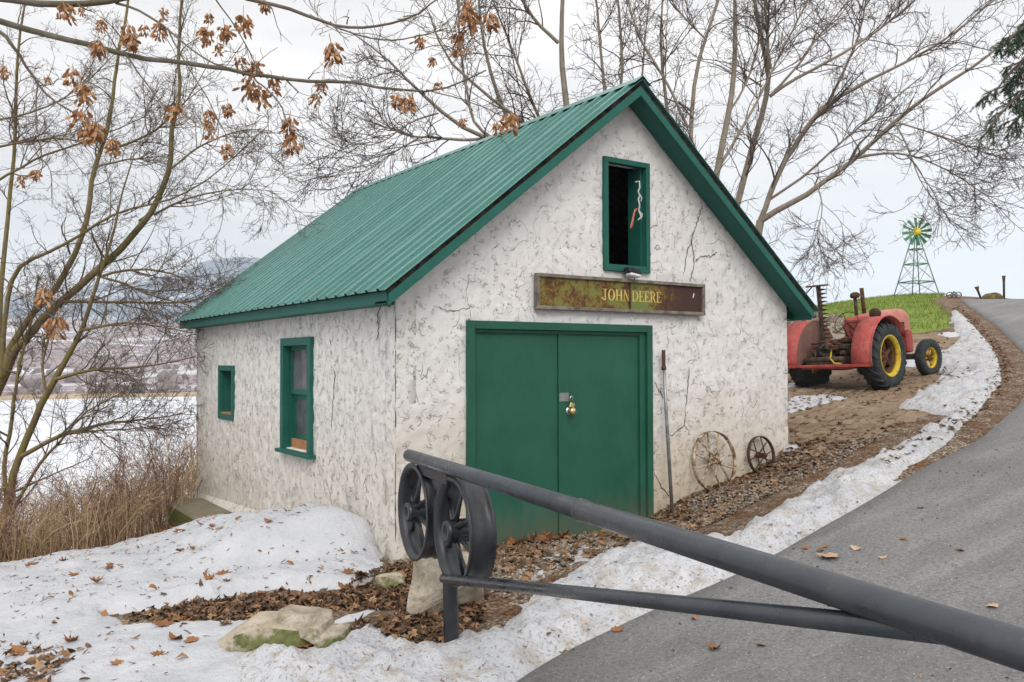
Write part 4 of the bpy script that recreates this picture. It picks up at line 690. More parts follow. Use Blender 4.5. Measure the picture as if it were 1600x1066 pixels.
# side windows (drawn in the plane of the left wall)
sw = lambda m, a, b: m.box((a[1], a[0], a[2]), (b[1], b[0], b[2]))
frame(H1[0]-.03, H1[1]+.03, H1[2]-.02, H1[3]+.03, .085, -.045, .03, sw, M['green_trim'], barn, False, 'window_frame_board')
MB().box((-.085, H1[0]-.09, .685), (.03, H1[1]+.08, .725)).build('window_sill', M['green_trim'], barn, bevel=.004)
for z0, z1, xo in ((1.33, 1.86, .05), (.84, 1.325, .085)):
    sash = MB().box((xo, H1[0]+.055, z1-.05), (xo+.035, H1[1]-.055, z1)).box((xo, H1[0]+.055, z0), (xo+.035, H1[1]-.055, z0+.05)).box((xo, H1[0]+.055, z0+.051), (xo+.035, H1[0]+.105, z1-.051)).box((xo, H1[1]-.105, z0+.051), (xo+.035, H1[1]-.055, z1-.051)).build('window_sash', M['green_trim'], barn)
    MB().box((xo+.014, H1[0]+.10, z0+.045), (xo+.020, H1[1]-.10, z1-.045)).build('pane', M['glass'], sash)
MB().box((.06, H1[0]+.05, .735), (.12, H1[1]-.05, .835)).build('sash_rail', M['raw_wood'], barn, bevel=.004)
cv = MB(); ny = 14
for i in range(ny):
    y = H1[0]+.12+.58*i/ny; d = .012*sin(i*2.1); cv.add([(.17+d, y, 1.0+.25*abs(i/ny-.5)), (.17-d, y+.045, 1.0+.25*abs((i+1)/ny-.5)), (.17-d, y+.045, 1.52), (.17+d, y, 1.52)], [(0, 1, 2, 3)])
cv.build('curtain', M['curtain'], barn)
for a, b in (((.0, H1[0]+.01, .735), (.2, H1[0]+.05, H1[3]-.01)), ((.0, H1[1]-.05, .735), (.2, H1[1]-.01, H1[3]-.01)), ((.0, H1[0]+.051, H1[3]-.05), (.2, H1[1]-.051, H1[3]-.01))): MB().box(a, b).build('window_jamb', M['green_trim'], barn)
frame(H2[0]-.03, H2[1]+.03, H2[2]-.03, H2[3]+.03, .07, -.03, .03, sw, M['green_trim'], barn, True, 'window_frame_board')
MB().box((.12, H2[0]-.0, H2[2]), (.16, H2[1], H2[3])).build('window_shutter', M['green_trim'], barn)
for a, b in (((.0, H2[0]+.005, H2[2]+.005), (.12, H2[0]+.035, H2[3]-.005)), ((.0, H2[1]-.035, H2[2]+.005), (.12, H2[1]-.005, H2[3]-.005))): MB().box(a, b).build('window_jamb', M['green_trim'], barn)
MB().box((-.01, H2[0]+.04, H2[2]+.04), (.11, H2[1]-.04, H2[2]+.06)).build('window_sill', M['raw_wood'], barn)
CR_F=[[(3.811,-0.006,3.411),(3.749,-0.006,3.290),(3.707,-0.006,3.187),(3.624,-0.006,3.017),(3.653,-0.006,2.913),(3.672,-0.006,2.815),(3.640,-0.006,2.664),(3.599,-0.006,2.549)],[(3.624,-0.006,3.017),(3.563,-0.006,2.892),(3.542,-0.006,2.799),(3.500,-0.006,2.621)],[(4.056,-0.006,2.912),(3.929,-0.006,2.853),(3.805,-0.006,2.852),(3.672,-0.006,2.786)],[(3.056,-0.006,1.467),(3.121,-0.006,1.357),(3.234,-0.006,1.218)],[(3.569,-0.006,1.613),(3.558,-0.006,1.431),(3.526,-0.006,1.222),(3.503,-0.006,0.986),(3.405,-0.006,0.935),(3.288,-0.006,0.865)],[(3.503,-0.006,0.986),(3.582,-0.006,0.871)],[(3.039,-0.006,0.507),(3.150,-0.006,0.350),(3.253,-0.006,0.238)],[(0.415,-0.006,2.180),(0.520,-0.006,2.132),(0.756,-0.006,2.174)]]
CR_S=[[(-0.006,1.417,1.923),(-0.006,1.352,1.751),(-0.006,1.287,1.531),(-0.006,1.333,1.215),(-0.006,1.364,1.025)],[(-0.006,0.256,2.186),(-0.006,0.346,2.105),(-0.006,0.307,1.972),(-0.006,0.359,1.876)],[(-0.006,0.082,2.159),(-0.006,0.206,2.200)],[(.004, .004, 2.16), (.0, .0, 1.6), (.004, .0, 1.0), (.0, .004, .5), (.002, .0, .1)]]
for l in CR_F+CR_S:
    q_ = resample(l, len(l)*5); q_ += RNG.normal(size=q_.shape)*np.array([.008, .001, .008] if l in CR_F else [.001, .008, .008])*(.4 if len(l) == 5 and l[0][2] > 2.1 else 1); n_ = len(q_)
    V, F = tubes_np(q_[None], (np.r_[.001, np.full(n_-2, .0036), .001]*RNG.uniform(.6, 1.3, n_))[None], 5); link('crack', mesh_np('crack', V, F), M['dark_wood'], barn)
# ------------------------------------------------------------------ sign over the doors
SX0, SX1, SZ0, SZ1 = 1.4603, 3.7721, 2.1828, 2.5285
sg = empty('sign_board', (SX0, -.03, SZ0)); tag(sg, 'long rusty green and brown sign board lettered in yellow above the doors', 'sign')
for a, b in (((SX0, -.075, SZ1-.035), (SX1, -.02, SZ1)), ((SX0, -.075, SZ0), (SX1, -.02, SZ0+.035)), ((SX0, -.073, SZ0+.036), (SX0+.04, -.02, SZ1-.036)), ((SX1-.04, -.073, SZ0+.036), (SX1, -.02, SZ1-.036))):
    MB().box(a, b).build('sign_frame', M['grey_wood'], sg, bevel=.004)
smid = 2.665
def panel(x0, x1, mat):
    o = MB().box((-(x1-x0)/2, -.004, -.14), ((x1-x0)/2, .004, .14)).mesh('sign_panel'); o = link('sign_panel', o, mat, sg); o.location = ((x0+x1)/2-SX0, -.045+.03, (SZ0+SZ1)/2-SZ0); return o
panel(SX0+.041, smid-.012, M['sign_green']); panel(smid+.012, SX1-.041, M['sign_brown'])
MB().box((smid-.011, -.06, SZ0+.036), (smid+.011, -.03, SZ1-.036)).build('sign_frame', M['dark_rust'], sg)
# serif capitals in a unit box, as quads: each (x0,z0,x1,z1) or 4-point polygons
def arc(cx, cz, rx, rz, tx, tz, a0, a1, n=10):
    out = []
    for i in range(n):
        a, b = a0+(a1-a0)*i/n, a0+(a1-a0)*(i+1)/n; out.append([(cx+rx*cos(a), cz+rz*sin(a)), (cx+rx*cos(b), cz+rz*sin(b)), (cx+(rx-tx)*cos(b), cz+(rz-tz)*sin(b)), (cx+(rx-tx)*cos(a), cz+(rz-tz)*sin(a))])
    return out
q = lambda a, b, c, d: [(a, b), (c, b), (c, d), (a, d)]
ser = lambda x, w=.24: [q(x-w/2, 0, x+w/2, .06), q(x-w/2, .94, x+w/2, 1)]
st = lambda x, w=.16: [q(x-w/2, .03, x+w/2, .97)]
G = {'J': [q(.20, .94, .56, 1)]+[q(.31, .25, .47, .97)]+arc(.26, .22, .21, .24, .16, .07, -pi*.95, 0, 8)+arc(.10, .22, .07, .07, .07, .07, 0, 2*pi, 8),
     'O': arc(.40, .5, .37, .52, .15, .06, 0, 2*pi, 18), 'H': st(.17)+st(.63)+ser(.17)+ser(.63)+[q(.17, .46, .63, .53)],
     'N': [q(.11, .03, .17, .97), q(.62, .03, .68, .97), [(.06, 1), (.24, 1), (.68, .0), (.56, .0)]]+[q(.02, 0, .26, .06), q(.53, .94, .77, 1)],
     'D': st(.17)+[q(.03, 0, .35, .06), q(.03, .94, .35, 1)]+arc(.33, .5, .41, .5, .16, .06, -pi/2, pi/2, 12),
     'E': st(.17)+[q(.03, 0, .56, .06), q(.03, .94, .54, 1), q(.2, .47, .42, .53), q(.40, .38, .44, .62), [(.50, .06), (.58, .0), (.60, .24), (.57, .24)], [(.48, .94), (.54, 1), (.57, .78), (.54, .78)]],
     'R': st(.17)+[q(.03, 0, .30, .06), q(.03, .94, .35, 1), q(.17, .47, .36, .53), q(.58, 0, .72, .06), [(.34, .50), (.48, .50), (.68, .0), (.54, .0)]]+arc(.33, .735, .29, .265, .15, .06, -pi/2, pi/2, 10)}
lx = 2.285; LH = .115
for ch, wd in zip('JOHN', (.082, .104, .103, .100)):
    mb = MB()
    for pq in G[ch]: mb.prism([(lx+p[0]*.125, -.0495, 2.30+p[1]*LH) for p in pq], (0, -.001, 0))
    mb.build('letter', M['gold'], sg); lx += wd
lx = 2.695
for ch, wd in zip('DEERE', (.096, .080, .080, .092, .08)):
    mb = MB()
    for pq in G[ch]: mb.prism([(lx+p[0]*.122, -.0495, 2.30+p[1]*LH) for p in pq], (0, -.001, 0))
    mb.build('letter', M['gold'], sg); lx += wd
MB().box((3.60, -.0505, 2.375), (3.615, -.0495, 2.425), Matrix.Translation((3.6, 0, 2.4)) @ Matrix.Rotation(.3, 4, 'Y') @ Matrix.Translation((-3.6, 0, -2.4))).build('scratch', M['white_plastic'], sg)
# flood lamp, ribbon
fl = empty('flood_lamp', (2.66, -.05, 2.60)); tag(fl, 'small black and white flood lamp fixed below the loft window', 'lamp')
MB().box((-.085, -.10, -.02), (.085, .0, .035), Matrix.Rotation(.12, 4, 'Y')).build('lamp_housing', M['black_plastic'], fl, bevel=.012, local=True)
MB().box((-.07, -.115, -.055), (.07, -.02, -.021), Matrix.Rotation(.12, 4, 'Y')).build('lamp_lens', M['white_plastic'], fl, bevel=.012, local=True)
MB().tube([(.02, -.03, -.02), (.06, -.02, -.07), (.0, -.0, -.085)], .006, 6).build('cable', M['dark_rust'], fl, local=True)
rb = empty('hanging_ribbon', (2.79, -.06, 3.55)); tag(rb, 'knotted white cord with a faded pink ribbon hanging in the loft window', 'ribbon')
MB().tube([(-.03, .02, .0), (.01, 0, .01), (.012, -.005, -.06), (-.015, -.008, -.10), (.015, 0, -.14), (-.01, -.005, -.18), (.012, 0, -.24), (.0, 0, -.30), (.025, -.01, -.36), (-.02, -.01, -.40)], .008, 6).tube([(.012, 0, -.12), (.045, .0, -.17), (.02, -.01, -.2)], .006, 5).tube([(.0, 0, -.3), (.05, 0, -.33), (.03, 0, -.39)], .007, 5).build('cord', M['white_cord'], rb, local=True)
rp = [(.01, -.01, -.27), (-.05, -.015, -.29), (-.085, -.02, -.34), (-.10, -.02, -.40), (-.115, -.015, -.47), (-.13, -.02, -.50)]
m_ = MB(); V = []
for i, p in enumerate(rp): w = .018+.004*sin(i*2); V += [(p[0]-w, p[1]-.004, p[2]), (p[0]+w, p[1]+.004, p[2]+.006)]
m_.add(V, [(2*i, 2*i+1, 2*i+3, 2*i+2) for i in range(len(rp)-1)], True); rbo = m_.build('ribbon', M['pink'], rb, local=True); md = rbo.modifiers.new('s', 'SOLIDIFY'); md.thickness = .002
# ------------------------------------------------------------------ things against the front wall
ib = empty('digging_bar', (3.09, -.22, .1)); tag(ib, 'long grey steel digging bar leaning against the stucco beside the doors', 'digging bar')
MB().tube([(3.10, -.21, .05), (3.125, -.10, 1.2), (3.135, -.065, 1.60)], [.019, .018, .016], 10).build('shaft', M['steel'], ib)
MB().tube([(3.135, -.065, 1.59), (3.136, -.060, 1.63)], [.026, .026], 10).build('collar', M['rust'], ib)
MB().box((3.115, -.068, 1.63), (3.16, -.05, 1.80)).build('chisel_blade', M['dark_rust'], ib, bevel=.004)
def spoked_wheel(name, c, R, w, nsp, hubr, hubl, mats, tilt, yaw, label, rsp):
    t = empty(name, c); tag(t, label, 'wheel'); mr, ms, mh = mats
    X = Matrix.Rotation(yaw, 4, 'Z') @ Matrix.Rotation(tilt, 4, 'X')
    MB().lathe([(-w/2, R), (w/2, R), (w/2, R-.010), (-w/2, R-.010)], (0, 0, 0), (0, 1, 0), 48, True).xf(X).build('rim', mr, t, local=True)
    for k in range(nsp):
        a = 2*pi*k/nsp+.2; s = (1 if k % 2 else -1)*hubl*.35; MB().tube([(hubr*.5*cos(a), s, hubr*.5*sin(a)), ((R-.006)*cos(a), 0, (R-.006)*sin(a))], [rsp*1.15, rsp], 7).xf(X).build('spoke', ms, t, local=True)
    MB().lathe([(-hubl/2, .0), (-hubl/2, hubr*.75), (-hubl*.3, hubr), (hubl*.3, hubr), (hubl/2, hubr*.75), (hubl/2, 0)], (0, 0, 0), (0, 1, 0), 18).xf(X).build('hub', mh, t, local=True)
    return t
spoked_wheel('wagon_wheel', (3.865, -.10, .575), .335, .045, 12, .035, .16, (M['peel'], M['peel'], M['peel']), -.12, .0, 'larger spoked iron wagon wheel with peeling white paint leaning on the wall', .009)
spoked_wheel('wagon_wheel', (4.665, -.09, .585), .225, .040, 10, .030, .15, (M['dark_rust'], M['dark_rust'], M['rust']), -.14, .0, 'smaller rusty brown spoked wheel leaning on the wall near the corner', .007)
# ------------------------------------------------------------------ pipe gate
gt = empty('pipe_gate', (-.863, -2.304, 0)); tag(gt, 'dark grey steel pipe gate with two iron wheels on its post', 'gate')
gd = Vector((-.1816, -.9833, .0056)); A_ = Vector((-.845, -1.856, 1.107)); nn = Vector((-.9833, .1816, 0))
P = lambda t: A_+gd*t
MB().tube([P(-.02), P(-.012), P(2.2)], [.034, .0385, .0385], 28).build('top_rail', M['pipe'], gt)
MB().tube([P(2.195), P(2.21), P(6.3)], [.0388, .0415, .0415], 28).build('top_rail', M['pipe'], gt)
MB().lathe([(-.012, .0385), (-.006, .0455), (.004, .0440), (.012, .0415)], P(2.20), gd, 28).build('weld_collar', M['pipe'], gt)
MB().tube([(-.958, -2.47, .492), (-1.541, -5.63, 1.118)], .0265, 20).build('brace_rail', M['pipe'], gt)
MB().tube([(-.80, -2.304, -.35), (-.835, -2.304, 1.075)], .044, 24).build('post', M['iron'], gt)
MB().box((-.03, -.26, -.03), (.03, .26, .03), Matrix.Translation((-.90, -2.28, 1.045)) @ Matrix.Rotation(atan2(gd.y, gd.x)+pi/2, 4, 'Z')).build('bracket', M['iron'], gt, bevel=.004)
def iron_wheel(c, rot):
    c = Vector(c)-nn*.045; R = .293; w = .072
    rim = MB().lathe([(-w, R), (-w*.86, R), (-w*.80, R-.010), (-w*.2, R-.014), (0, R-.008), (w*.2, R-.014), (w*.80, R-.010), (w*.86, R), (w, R), (w, R-.022), (w*.80, R-.030), (w*.72, R-.042), (w*.2, R-.034), (-w*.2, R-.034), (-w*.72, R-.042), (-w*.8, R-.030), (-w, R-.022)], c, nn, 72, True).build('wheel', M['iron'], gt)
    MB().lathe([(-.085, .0), (-.085, .040), (-.05, .052), (.03, .050), (.085, .058), (.105, .056), (.105, .034), (.06, .030), (.06, 0)], c, nn, 28).build('hub', M['iron'], rim)
    u = Vector((0, 0, 1)); v = nn.cross(u)
    for k in range(6):
        a = rot+2*pi*k/6; d = u*cos(a)+v*sin(a); MB().tube([c+d*.04+nn*.045, c+d*.15+nn*.02, c+d*(R-.03)-nn*.005], [.016, .012, .013], 10).build('spoke', M['iron'], rim)
        MB().prism([c+d*.045+nn*.06-v.cross(d).normalized()*0, c+d*.062+nn*.085, c+d*.062-nn*.06, c+d*.045-nn*.06], (nn.cross(d))*.012).build('hub_rib', M['iron'], rim)
iron_wheel((-.958, -2.598, .775), .0); iron_wheel((-.860, -1.965, .778), .1)
# ------------------------------------------------------------------ rocks
def hull_mesh(pts, seed, noise=.035, cuts=3):
    bm = bmesh.new()
    for q_ in pts: bm.verts.new(q_)
    r = bmesh.ops.convex_hull(bm, input=list(bm.verts)); bmesh.ops.delete(bm, geom=[v for v in bm.verts if not v.link_faces], context='VERTS')
    bmesh.ops.bevel(bm, geom=list(bm.edges), offset=.006, segments=1, affect='EDGES')
    bmesh.ops.triangulate(bm, faces=list(bm.faces)); bmesh.ops.subdivide_edges(bm, edges=[e for e in bm.edges if e.calc_length() > .05], cuts=cuts, use_grid_fill=True); bmesh.ops.triangulate(bm, faces=list(bm.faces))
    V = np.array([v.co[:] for v in bm.verts]); bm.normal_update(); d = (fbm(V[:, 0]*7+V[:, 2]*5+seed, V[:, 1]*7-V[:, 2]*4, seed)-.47)*noise+(fbm(V[:, 0]*26+V[:, 2]*19, V[:, 1]*26+V[:, 2]*11, seed+3, 3)-.44)*noise*.45
    for v, k_ in zip(list(bm.verts), d): v.co += v.normal*k_
    me = bpy.data.meshes.new('rock'); bm.to_mesh(me); bm.free(); me.polygons.foreach_set('use_smooth', np.ones(len(me.polygons), bool)); me.set_sharp_from_angle(angle=radians(20)); return me
def blob_pts(seed, size, n=15):
    r = random.Random(seed); out = []
    for _ in range(n):
        d = Vector((r.gauss(0, 1), r.gauss(0, 1), r.gauss(0, 1))).normalized()*r.uniform(.85, 1.1); out.append((d.x*size[0], d.y*size[1], d.z*size[2]))
    return out
def rock(name, c, pts, mat, seed, label, rotz=0, parent=None, noise=.035):
    me = hull_mesh(pts, seed, noise); me.materials.append(mat); o = link(name, me, None, parent); o.location = c; o.rotation_euler = (0, 0, rotz)
    if not parent: tag(o, label, 'rock')
    return o
rock('boulder', (-.40, -1.50, .17), blob_pts(41, (.42, .30, .33), 16), M['rock'], 5, 'upright lichen-speckled beige boulder behind the gate post', .5, noise=.07)
r_ = rock('rock', (-1.62, -1.72, .04), [(-.40, .0, .02), (-.37, -.12, -.05), (-.22, -.14, .14), (-.05, -.13, .19), (.12, -.11, .16), (.2, -.1, -.08), (-.15, .12, .21), (.1, .14, .22), (.25, .12, .12), (-.38, .1, -.1), (.25, .15, -.1), (-.34, -.16, -.14), (.17, -.17, -.14)], M['rock_moss'], 12, 'low layered rock with green moss in the foreground snow', -.6); r_.scale = (1, 1, .82)
rock('rock_slab', (0, 0, .02), [(.0, -.08, .16), (.22, -.10, .14), (.30, .02, .18), (.28, .14, .2), (.02, .14, .24), (-.02, .02, .23), (.24, -.1, .02), (.32, .05, .05), (.3, .14, .0)], M['rock'], 15, None, .0, r_, .03)
rock('rock_slab', (.0, 0, .0), [(.24, -.13, .10), (.38, -.06, .12), (.40, .06, .14), (.28, .04, .15), (.24, -.13, -.08), (.4, -.05, -.08), (.4, .08, -.08), (.25, .08, -.08)], M['rock'], 18, None, .0, r_, .03)
rock('rock', (-.50, -.86, .04), blob_pts(22, (.18, .13, .09)), M['rock_moss'], 22, 'small flat mossy stone between snow drift and boulder', .3)
rock('rock', (-.62, -.70, .03), blob_pts(24, (.12, .10, .07)), M['rock_grey'], 24, 'small grey stone at the foot of the barn corner', .9)
bk = MB().box((-.60, 4.05, -.95), (-.10, 5.6, -.19)).build('concrete_block', M['block'], None, bevel=.04); tag(bk, 'low mossy concrete step at the base of the side wall', 'block')
# rubble heap behind the tractor
hc = np.array([13.9, 6.3]); N = 1000; a = RNG.uniform(0, 2*pi, N); r = np.sqrt(RNG.random(N)); X = hc[0]+r*np.cos(a)*1.9; Y = hc[1]+r*np.sin(a)*2.6; Z = terr(X, Y)+1.05*(1-r**1.6)
S = RNG.uniform(.045, .12, N); V = ico[None]*(S[:, None, None]*RNG.uniform(.6, 1.3, (N, 11, 1))*RNG.uniform(.6, 1.2, (N, 1, 3)))+np.stack([X, Y, Z], 1)[:, None]
V2, F2 = V.reshape(-1, 3), (icf[None]+np.arange(N)[:, None, None]*11).reshape(-1, 3)
xg = np.linspace(-1, 1, 24); HX, HY = np.meshgrid(xg, xg, indexing='ij'); rr = np.hypot(HX, HY); px_, py_ = hc[0]+HX*2.1, hc[1]+HY*2.8; HZ = terr(px_, py_)+1.0*np.clip(1-rr**1.6, -.2, 1)
g4 = grid_faces(24, 24); g3 = np.concatenate([g4[:, [0, 1, 2]], g4[:, [0, 2, 3]]]); V2, F2 = joinVF([(V2, F2), (np.stack([px_, py_, HZ], -1).reshape(-1, 3), g3)])
o = link('rubble_heap', mesh_np('rubble_heap', V2, F2, False), M['pebble']); tag(o, 'heap of grey rubble stones between the barn eave and the tractor', 'rubble heap', kind='stuff')
# ------------------------------------------------------------------ tractor (local: x forward, y left, z up, rear axle over the origin)
hd = radians(5.5); rx, ry = 9.62, 2.09
tr = empty('tractor', (rx, ry, 1.19), (radians(-1.5), -.105, hd)); tag(tr, 'old red farm tractor with yellow wheel rims parked beyond the barn corner', 'tractor')
def tb(mb, name, mat, parent=None, bevel=0): return mb.build(name, mat, parent or tr, bevel=bevel, local=True)
def big_wheel(y, s):
    R, w = .56, .155; c = (0, y, R-.02)
    ty = tb(MB().lathe([(-w*.78, .33), (-w*.98, .40), (-w, .46), (-w*.86, R-.045), (-w*.4, R-.022), (0, R-.016), (w*.4, R-.022), (w*.86, R-.045), (w, .46), (w*.98, .40), (w*.78, .33)], c, (0, 1, 0), 56), 'rear_wheel', M['rubber'])
    lg = MB(); nl = 22
    for k in range(nl):
        for side in (-1, 1):
            a = 2*pi*(k+(.5 if side > 0 else 0))/nl; pts = []
            for q_, (f, da) in enumerate(((.02, 0), (.5, .10), (.93, .20), (1.03, .25))):
                rad = (R, R, R-.022, R-.10)[q_]; aa = a+da*1.15
                for e in (-.026, .026): pts.append((rad*cos(aa+e), y+side*w*f, c[2]+rad*sin(aa+e)))
                for e in (-.034, .034): pts.append(((rad-.05)*cos(aa+e), y+side*w*f*.97, c[2]+(rad-.05)*sin(aa+e)))
            F = []
            for i in range(3): b = 4*i; F += [(b, b+1, b+5, b+4), (b, b+4, b+6, b+2), (b+1, b+3, b+7, b+5)]
            F += [(0, 2, 3, 1), (12, 13, 15, 14)]; lg.add(pts, F)
    tag(tb(lg, 'tread', M['rubber'], ty), kind='stuff')
    tb(MB().lathe([(w*.35, .300), (w*.6, .31), (w*.80, .345), (w*.88, .345), (w*.88, .332), (w*.66, .290), (w*.35, .285)], c, (0, s, 0), 40, True), 'rim', M['yellow'], ty)
    tb(MB().lathe([(-w*.75, .345), (-w*.6, .31), (w*.349, .30), (w*.349, .272), (0, .262), (-w*.62, .28), (-w*.8, .335)], c, (0, s, 0), 40, True), 'inner_rim', M['rust'], ty)
    tb(MB().lathe([(-.06, 0), (-.06, .09), (.03, .09), (.06, .06), (.06, 0)], (0, y, c[2]), (0, s, 0), 20), 'hub', M['rust'], ty)
    for k in range(6): a = 2*pi*k/6+.3; tb(MB().tube([(.06*cos(a), y+s*.01, c[2]+.06*sin(a)), (.295*cos(a), y-s*.02, c[2]+.295*sin(a))], [.045, .030], 8), 'spoke', M['rust'], ty)
    return ty
big_wheel(-.66, -1); big_wheel(.66, 1)
def fender(y0, y1, s):
    R0 = .66; cz = .54; n = 20; V = []; F = []; a0, a1 = radians(28), radians(188)
    for i in range(n+1):
        a = a0+(a1-a0)*i/n; rr = R0
        for y in (y0, y1): V += [(rr*cos(a)-.02, y, cz+rr*sin(a)), ((rr-.012)*cos(a)-.02, y, cz+(rr-.012)*sin(a))]
    for i in range(n): b = 4*i; F += [(b, b+2, b+6, b+4), (b+1, b+5, b+7, b+3), (b, b+4, b+5, b+1), (b+2, b+3, b+7, b+6)]
    F += [(0, 1, 3, 2), (4*n, 4*n+2, 4*n+3, 4*n+1)]; fe = tb(MB().add(V, F, True), 'fender', M['red'])
    yi = y1 if s < 0 else y0       # inner plate (towards the middle)
    pts = [((R0-.014)*cos(a0+(a1-a0)*i/n)-.02, yi, cz+(R0-.014)*sin(a0+(a1-a0)*i/n)) for i in range(n+1)]; tb(MB().prism(pts, (0, -.010 if s < 0 else .010, 0)), 'fender_side', M['red_inside'], fe)
    tb(MB().tube([(R0*cos(a0+(a1-a0)*i/n)-.02, y0 if s < 0 else y1, cz+R0*sin(a0+(a1-a0)*i/n)) for i in range(n+1)], .012, 6), 'fender_bead', M['red'], fe)
    return fe
fender(-.80, -.47, -1); fender(.50, .82, 1)
tb(MB().box((-.68, -.80, .44), (-.64, .82, .485)).box((-.64, -.44, .41), (-.2, .46, .435)), 'rear_platform', M['red'], bevel=.006)
tb(MB().box((-.30, -.20, .35), (.75, .20, .78)).box((-.34, -.13, .40), (-.30, .13, .72)), 'transmission_case', M['grease'], bevel=.03)
tb(MB().tube([(0, -.60, .54), (0, -.3, .54), (0, .3, .54), (0, .60, .54)], [.09, .14, .14, .09], 14), 'rear_axle', M['grease'])
tb(MB().box((-.58, -.28, .44), (-.35, .38, .58)).box((-.55, -.05, .58), (-.38, .10, .66)).tube([(-.55, -.3, .56), (-.55, .44, .56)], .05, 10), 'hitch_casting', M['grease'], bevel=.015)
tb(MB().box((-.42, -.32, .72), (-.36, .34, .79)).box((-.42, .06, .60), (-.34, .12, .80)).box((-.1, -.38, .80), (.25, .40, .84)), 'seat_bracket', M['grease'], bevel=.01)
tb(MB().box((-.30, .10, .60), (.20, .42, .82)), 'toolbox', M['red'], bevel=.015)
tb(MB().lathe([(-.02, 0), (-.02, .11), (.05, .11), (.05, .05), (.03, .05), (.03, 0)], (-.44, .12, .70), (-1, 0, 0), 20), 'pulley', M['black_plastic'])
tb(MB().tube([(-.45, -.02, .72), (-.58, -.06, .58), (-.62, -.14, .50), (-.60, -.26, .49)], .014, 8), 'hose', M['yellow'])
tb(MB().tube([(-.42, .36, .82), (-.3, .2, .83), (-.2, 0, .85), (-.15, -.3, .86)], .022, 8), 'lever_bar', M['dark_rust'])
tb(MB().box((.50, -.27, .78), (.62, .27, 1.19)), 'dash_panel', M['red'], bevel=.05)
def hood():
    st_ = [(.62, .25, .80, 1.20), (1.0, .25, .80, 1.235), (1.6, .245, .82, 1.245), (1.9, .24, .84, 1.235), (2.02, .21, .86, 1.18), (2.06, .15, .88, 1.05)]; V = []; k = 13
    for x, hw, zb, zt in st_:
        for i in range(k):
            a = pi*i/(k-1); e = .5; V.append((x, hw*math.copysign(abs(cos(a))**e, cos(a)), zb+(zt-zb)*abs(sin(a))**e))
    F = [(i*k+j, i*k+j+1, (i+1)*k+j+1, (i+1)*k+j) for i in range(len(st_)-1) for j in range(k-1)]+[tuple(range(k)), tuple((len(st_)-1)*k+j for j in range(k-1, -1, -1))]
    return MB().add(V, F, True)
tb(hood(), 'hood', M['pale_red']); tb(MB().box((.75, -.17, .42), (1.75, .17, .80)).box((1.0, -.24, .55), (1.45, -.17, .76)).tube([(.9, -.22, .72), (1.6, -.22, .72)], .035, 8), 'engine', M['grease'], bevel=.02)
tb(MB().box((1.84, -.235, .42), (2.05, .235, .845)), 'radiator_shell', M['red'], bevel=.03)
for k in range(7): tb(MB().box((2.051, -.18+k*.055, .47), (2.057, -.155+k*.055, .80)), 'grille_bar', M['dark_rust'])
tb(MB().tube([(.98, .10, 1.13), (.96, .10, 1.68)], .036, 14), 'exhaust_pipe', M['rust'])
tb(MB().tube([(.78, .14, 1.10), (.78, .14, 1.52)], .030, 12).lathe([(-.0, .036), (.01, .075), (.05, .088), (.09, .072), (.11, .03), (.112, 0)], (.78, .14, 1.51), (0, 0, 1), 18), 'air_cleaner', M['dark_rust'])
tb(MB().lathe([(-.06, 0), (-.06, .05), (-.02, .085), (.05, .095), (.06, .088), (.055, .0)], (.28, -.46, 1.24), (-.8, -.1, -.1), 20), 'work_lamp', M['dark_rust']); tb(MB().tube([(.28, -.46, 1.16), (.28, -.46, 1.24)], .014, 8), 'lamp_stem', M['dark_rust'])
sw_ = Matrix.Translation((.18, .02, 1.12)) @ Matrix.Rotation(radians(-58), 4, 'Y')
mb = MB(); ring = [(.205*cos(2*pi*i/28), .205*sin(2*pi*i/28), 0) for i in range(29)]; mb.tube(ring, .008, 7, False)
for k in range(3): a = 2*pi*k/3+.5; mb.tube([(0, 0, -.02), (.2*cos(a), .2*sin(a), 0)], .008, 6)
tb(mb.xf(sw_), 'steering_wheel', M['dark_rust']); tb(MB().tube([(.18, .02, 1.12), (.52, .02, .92)], .015, 8), 'steering_column', M['dark_rust'])
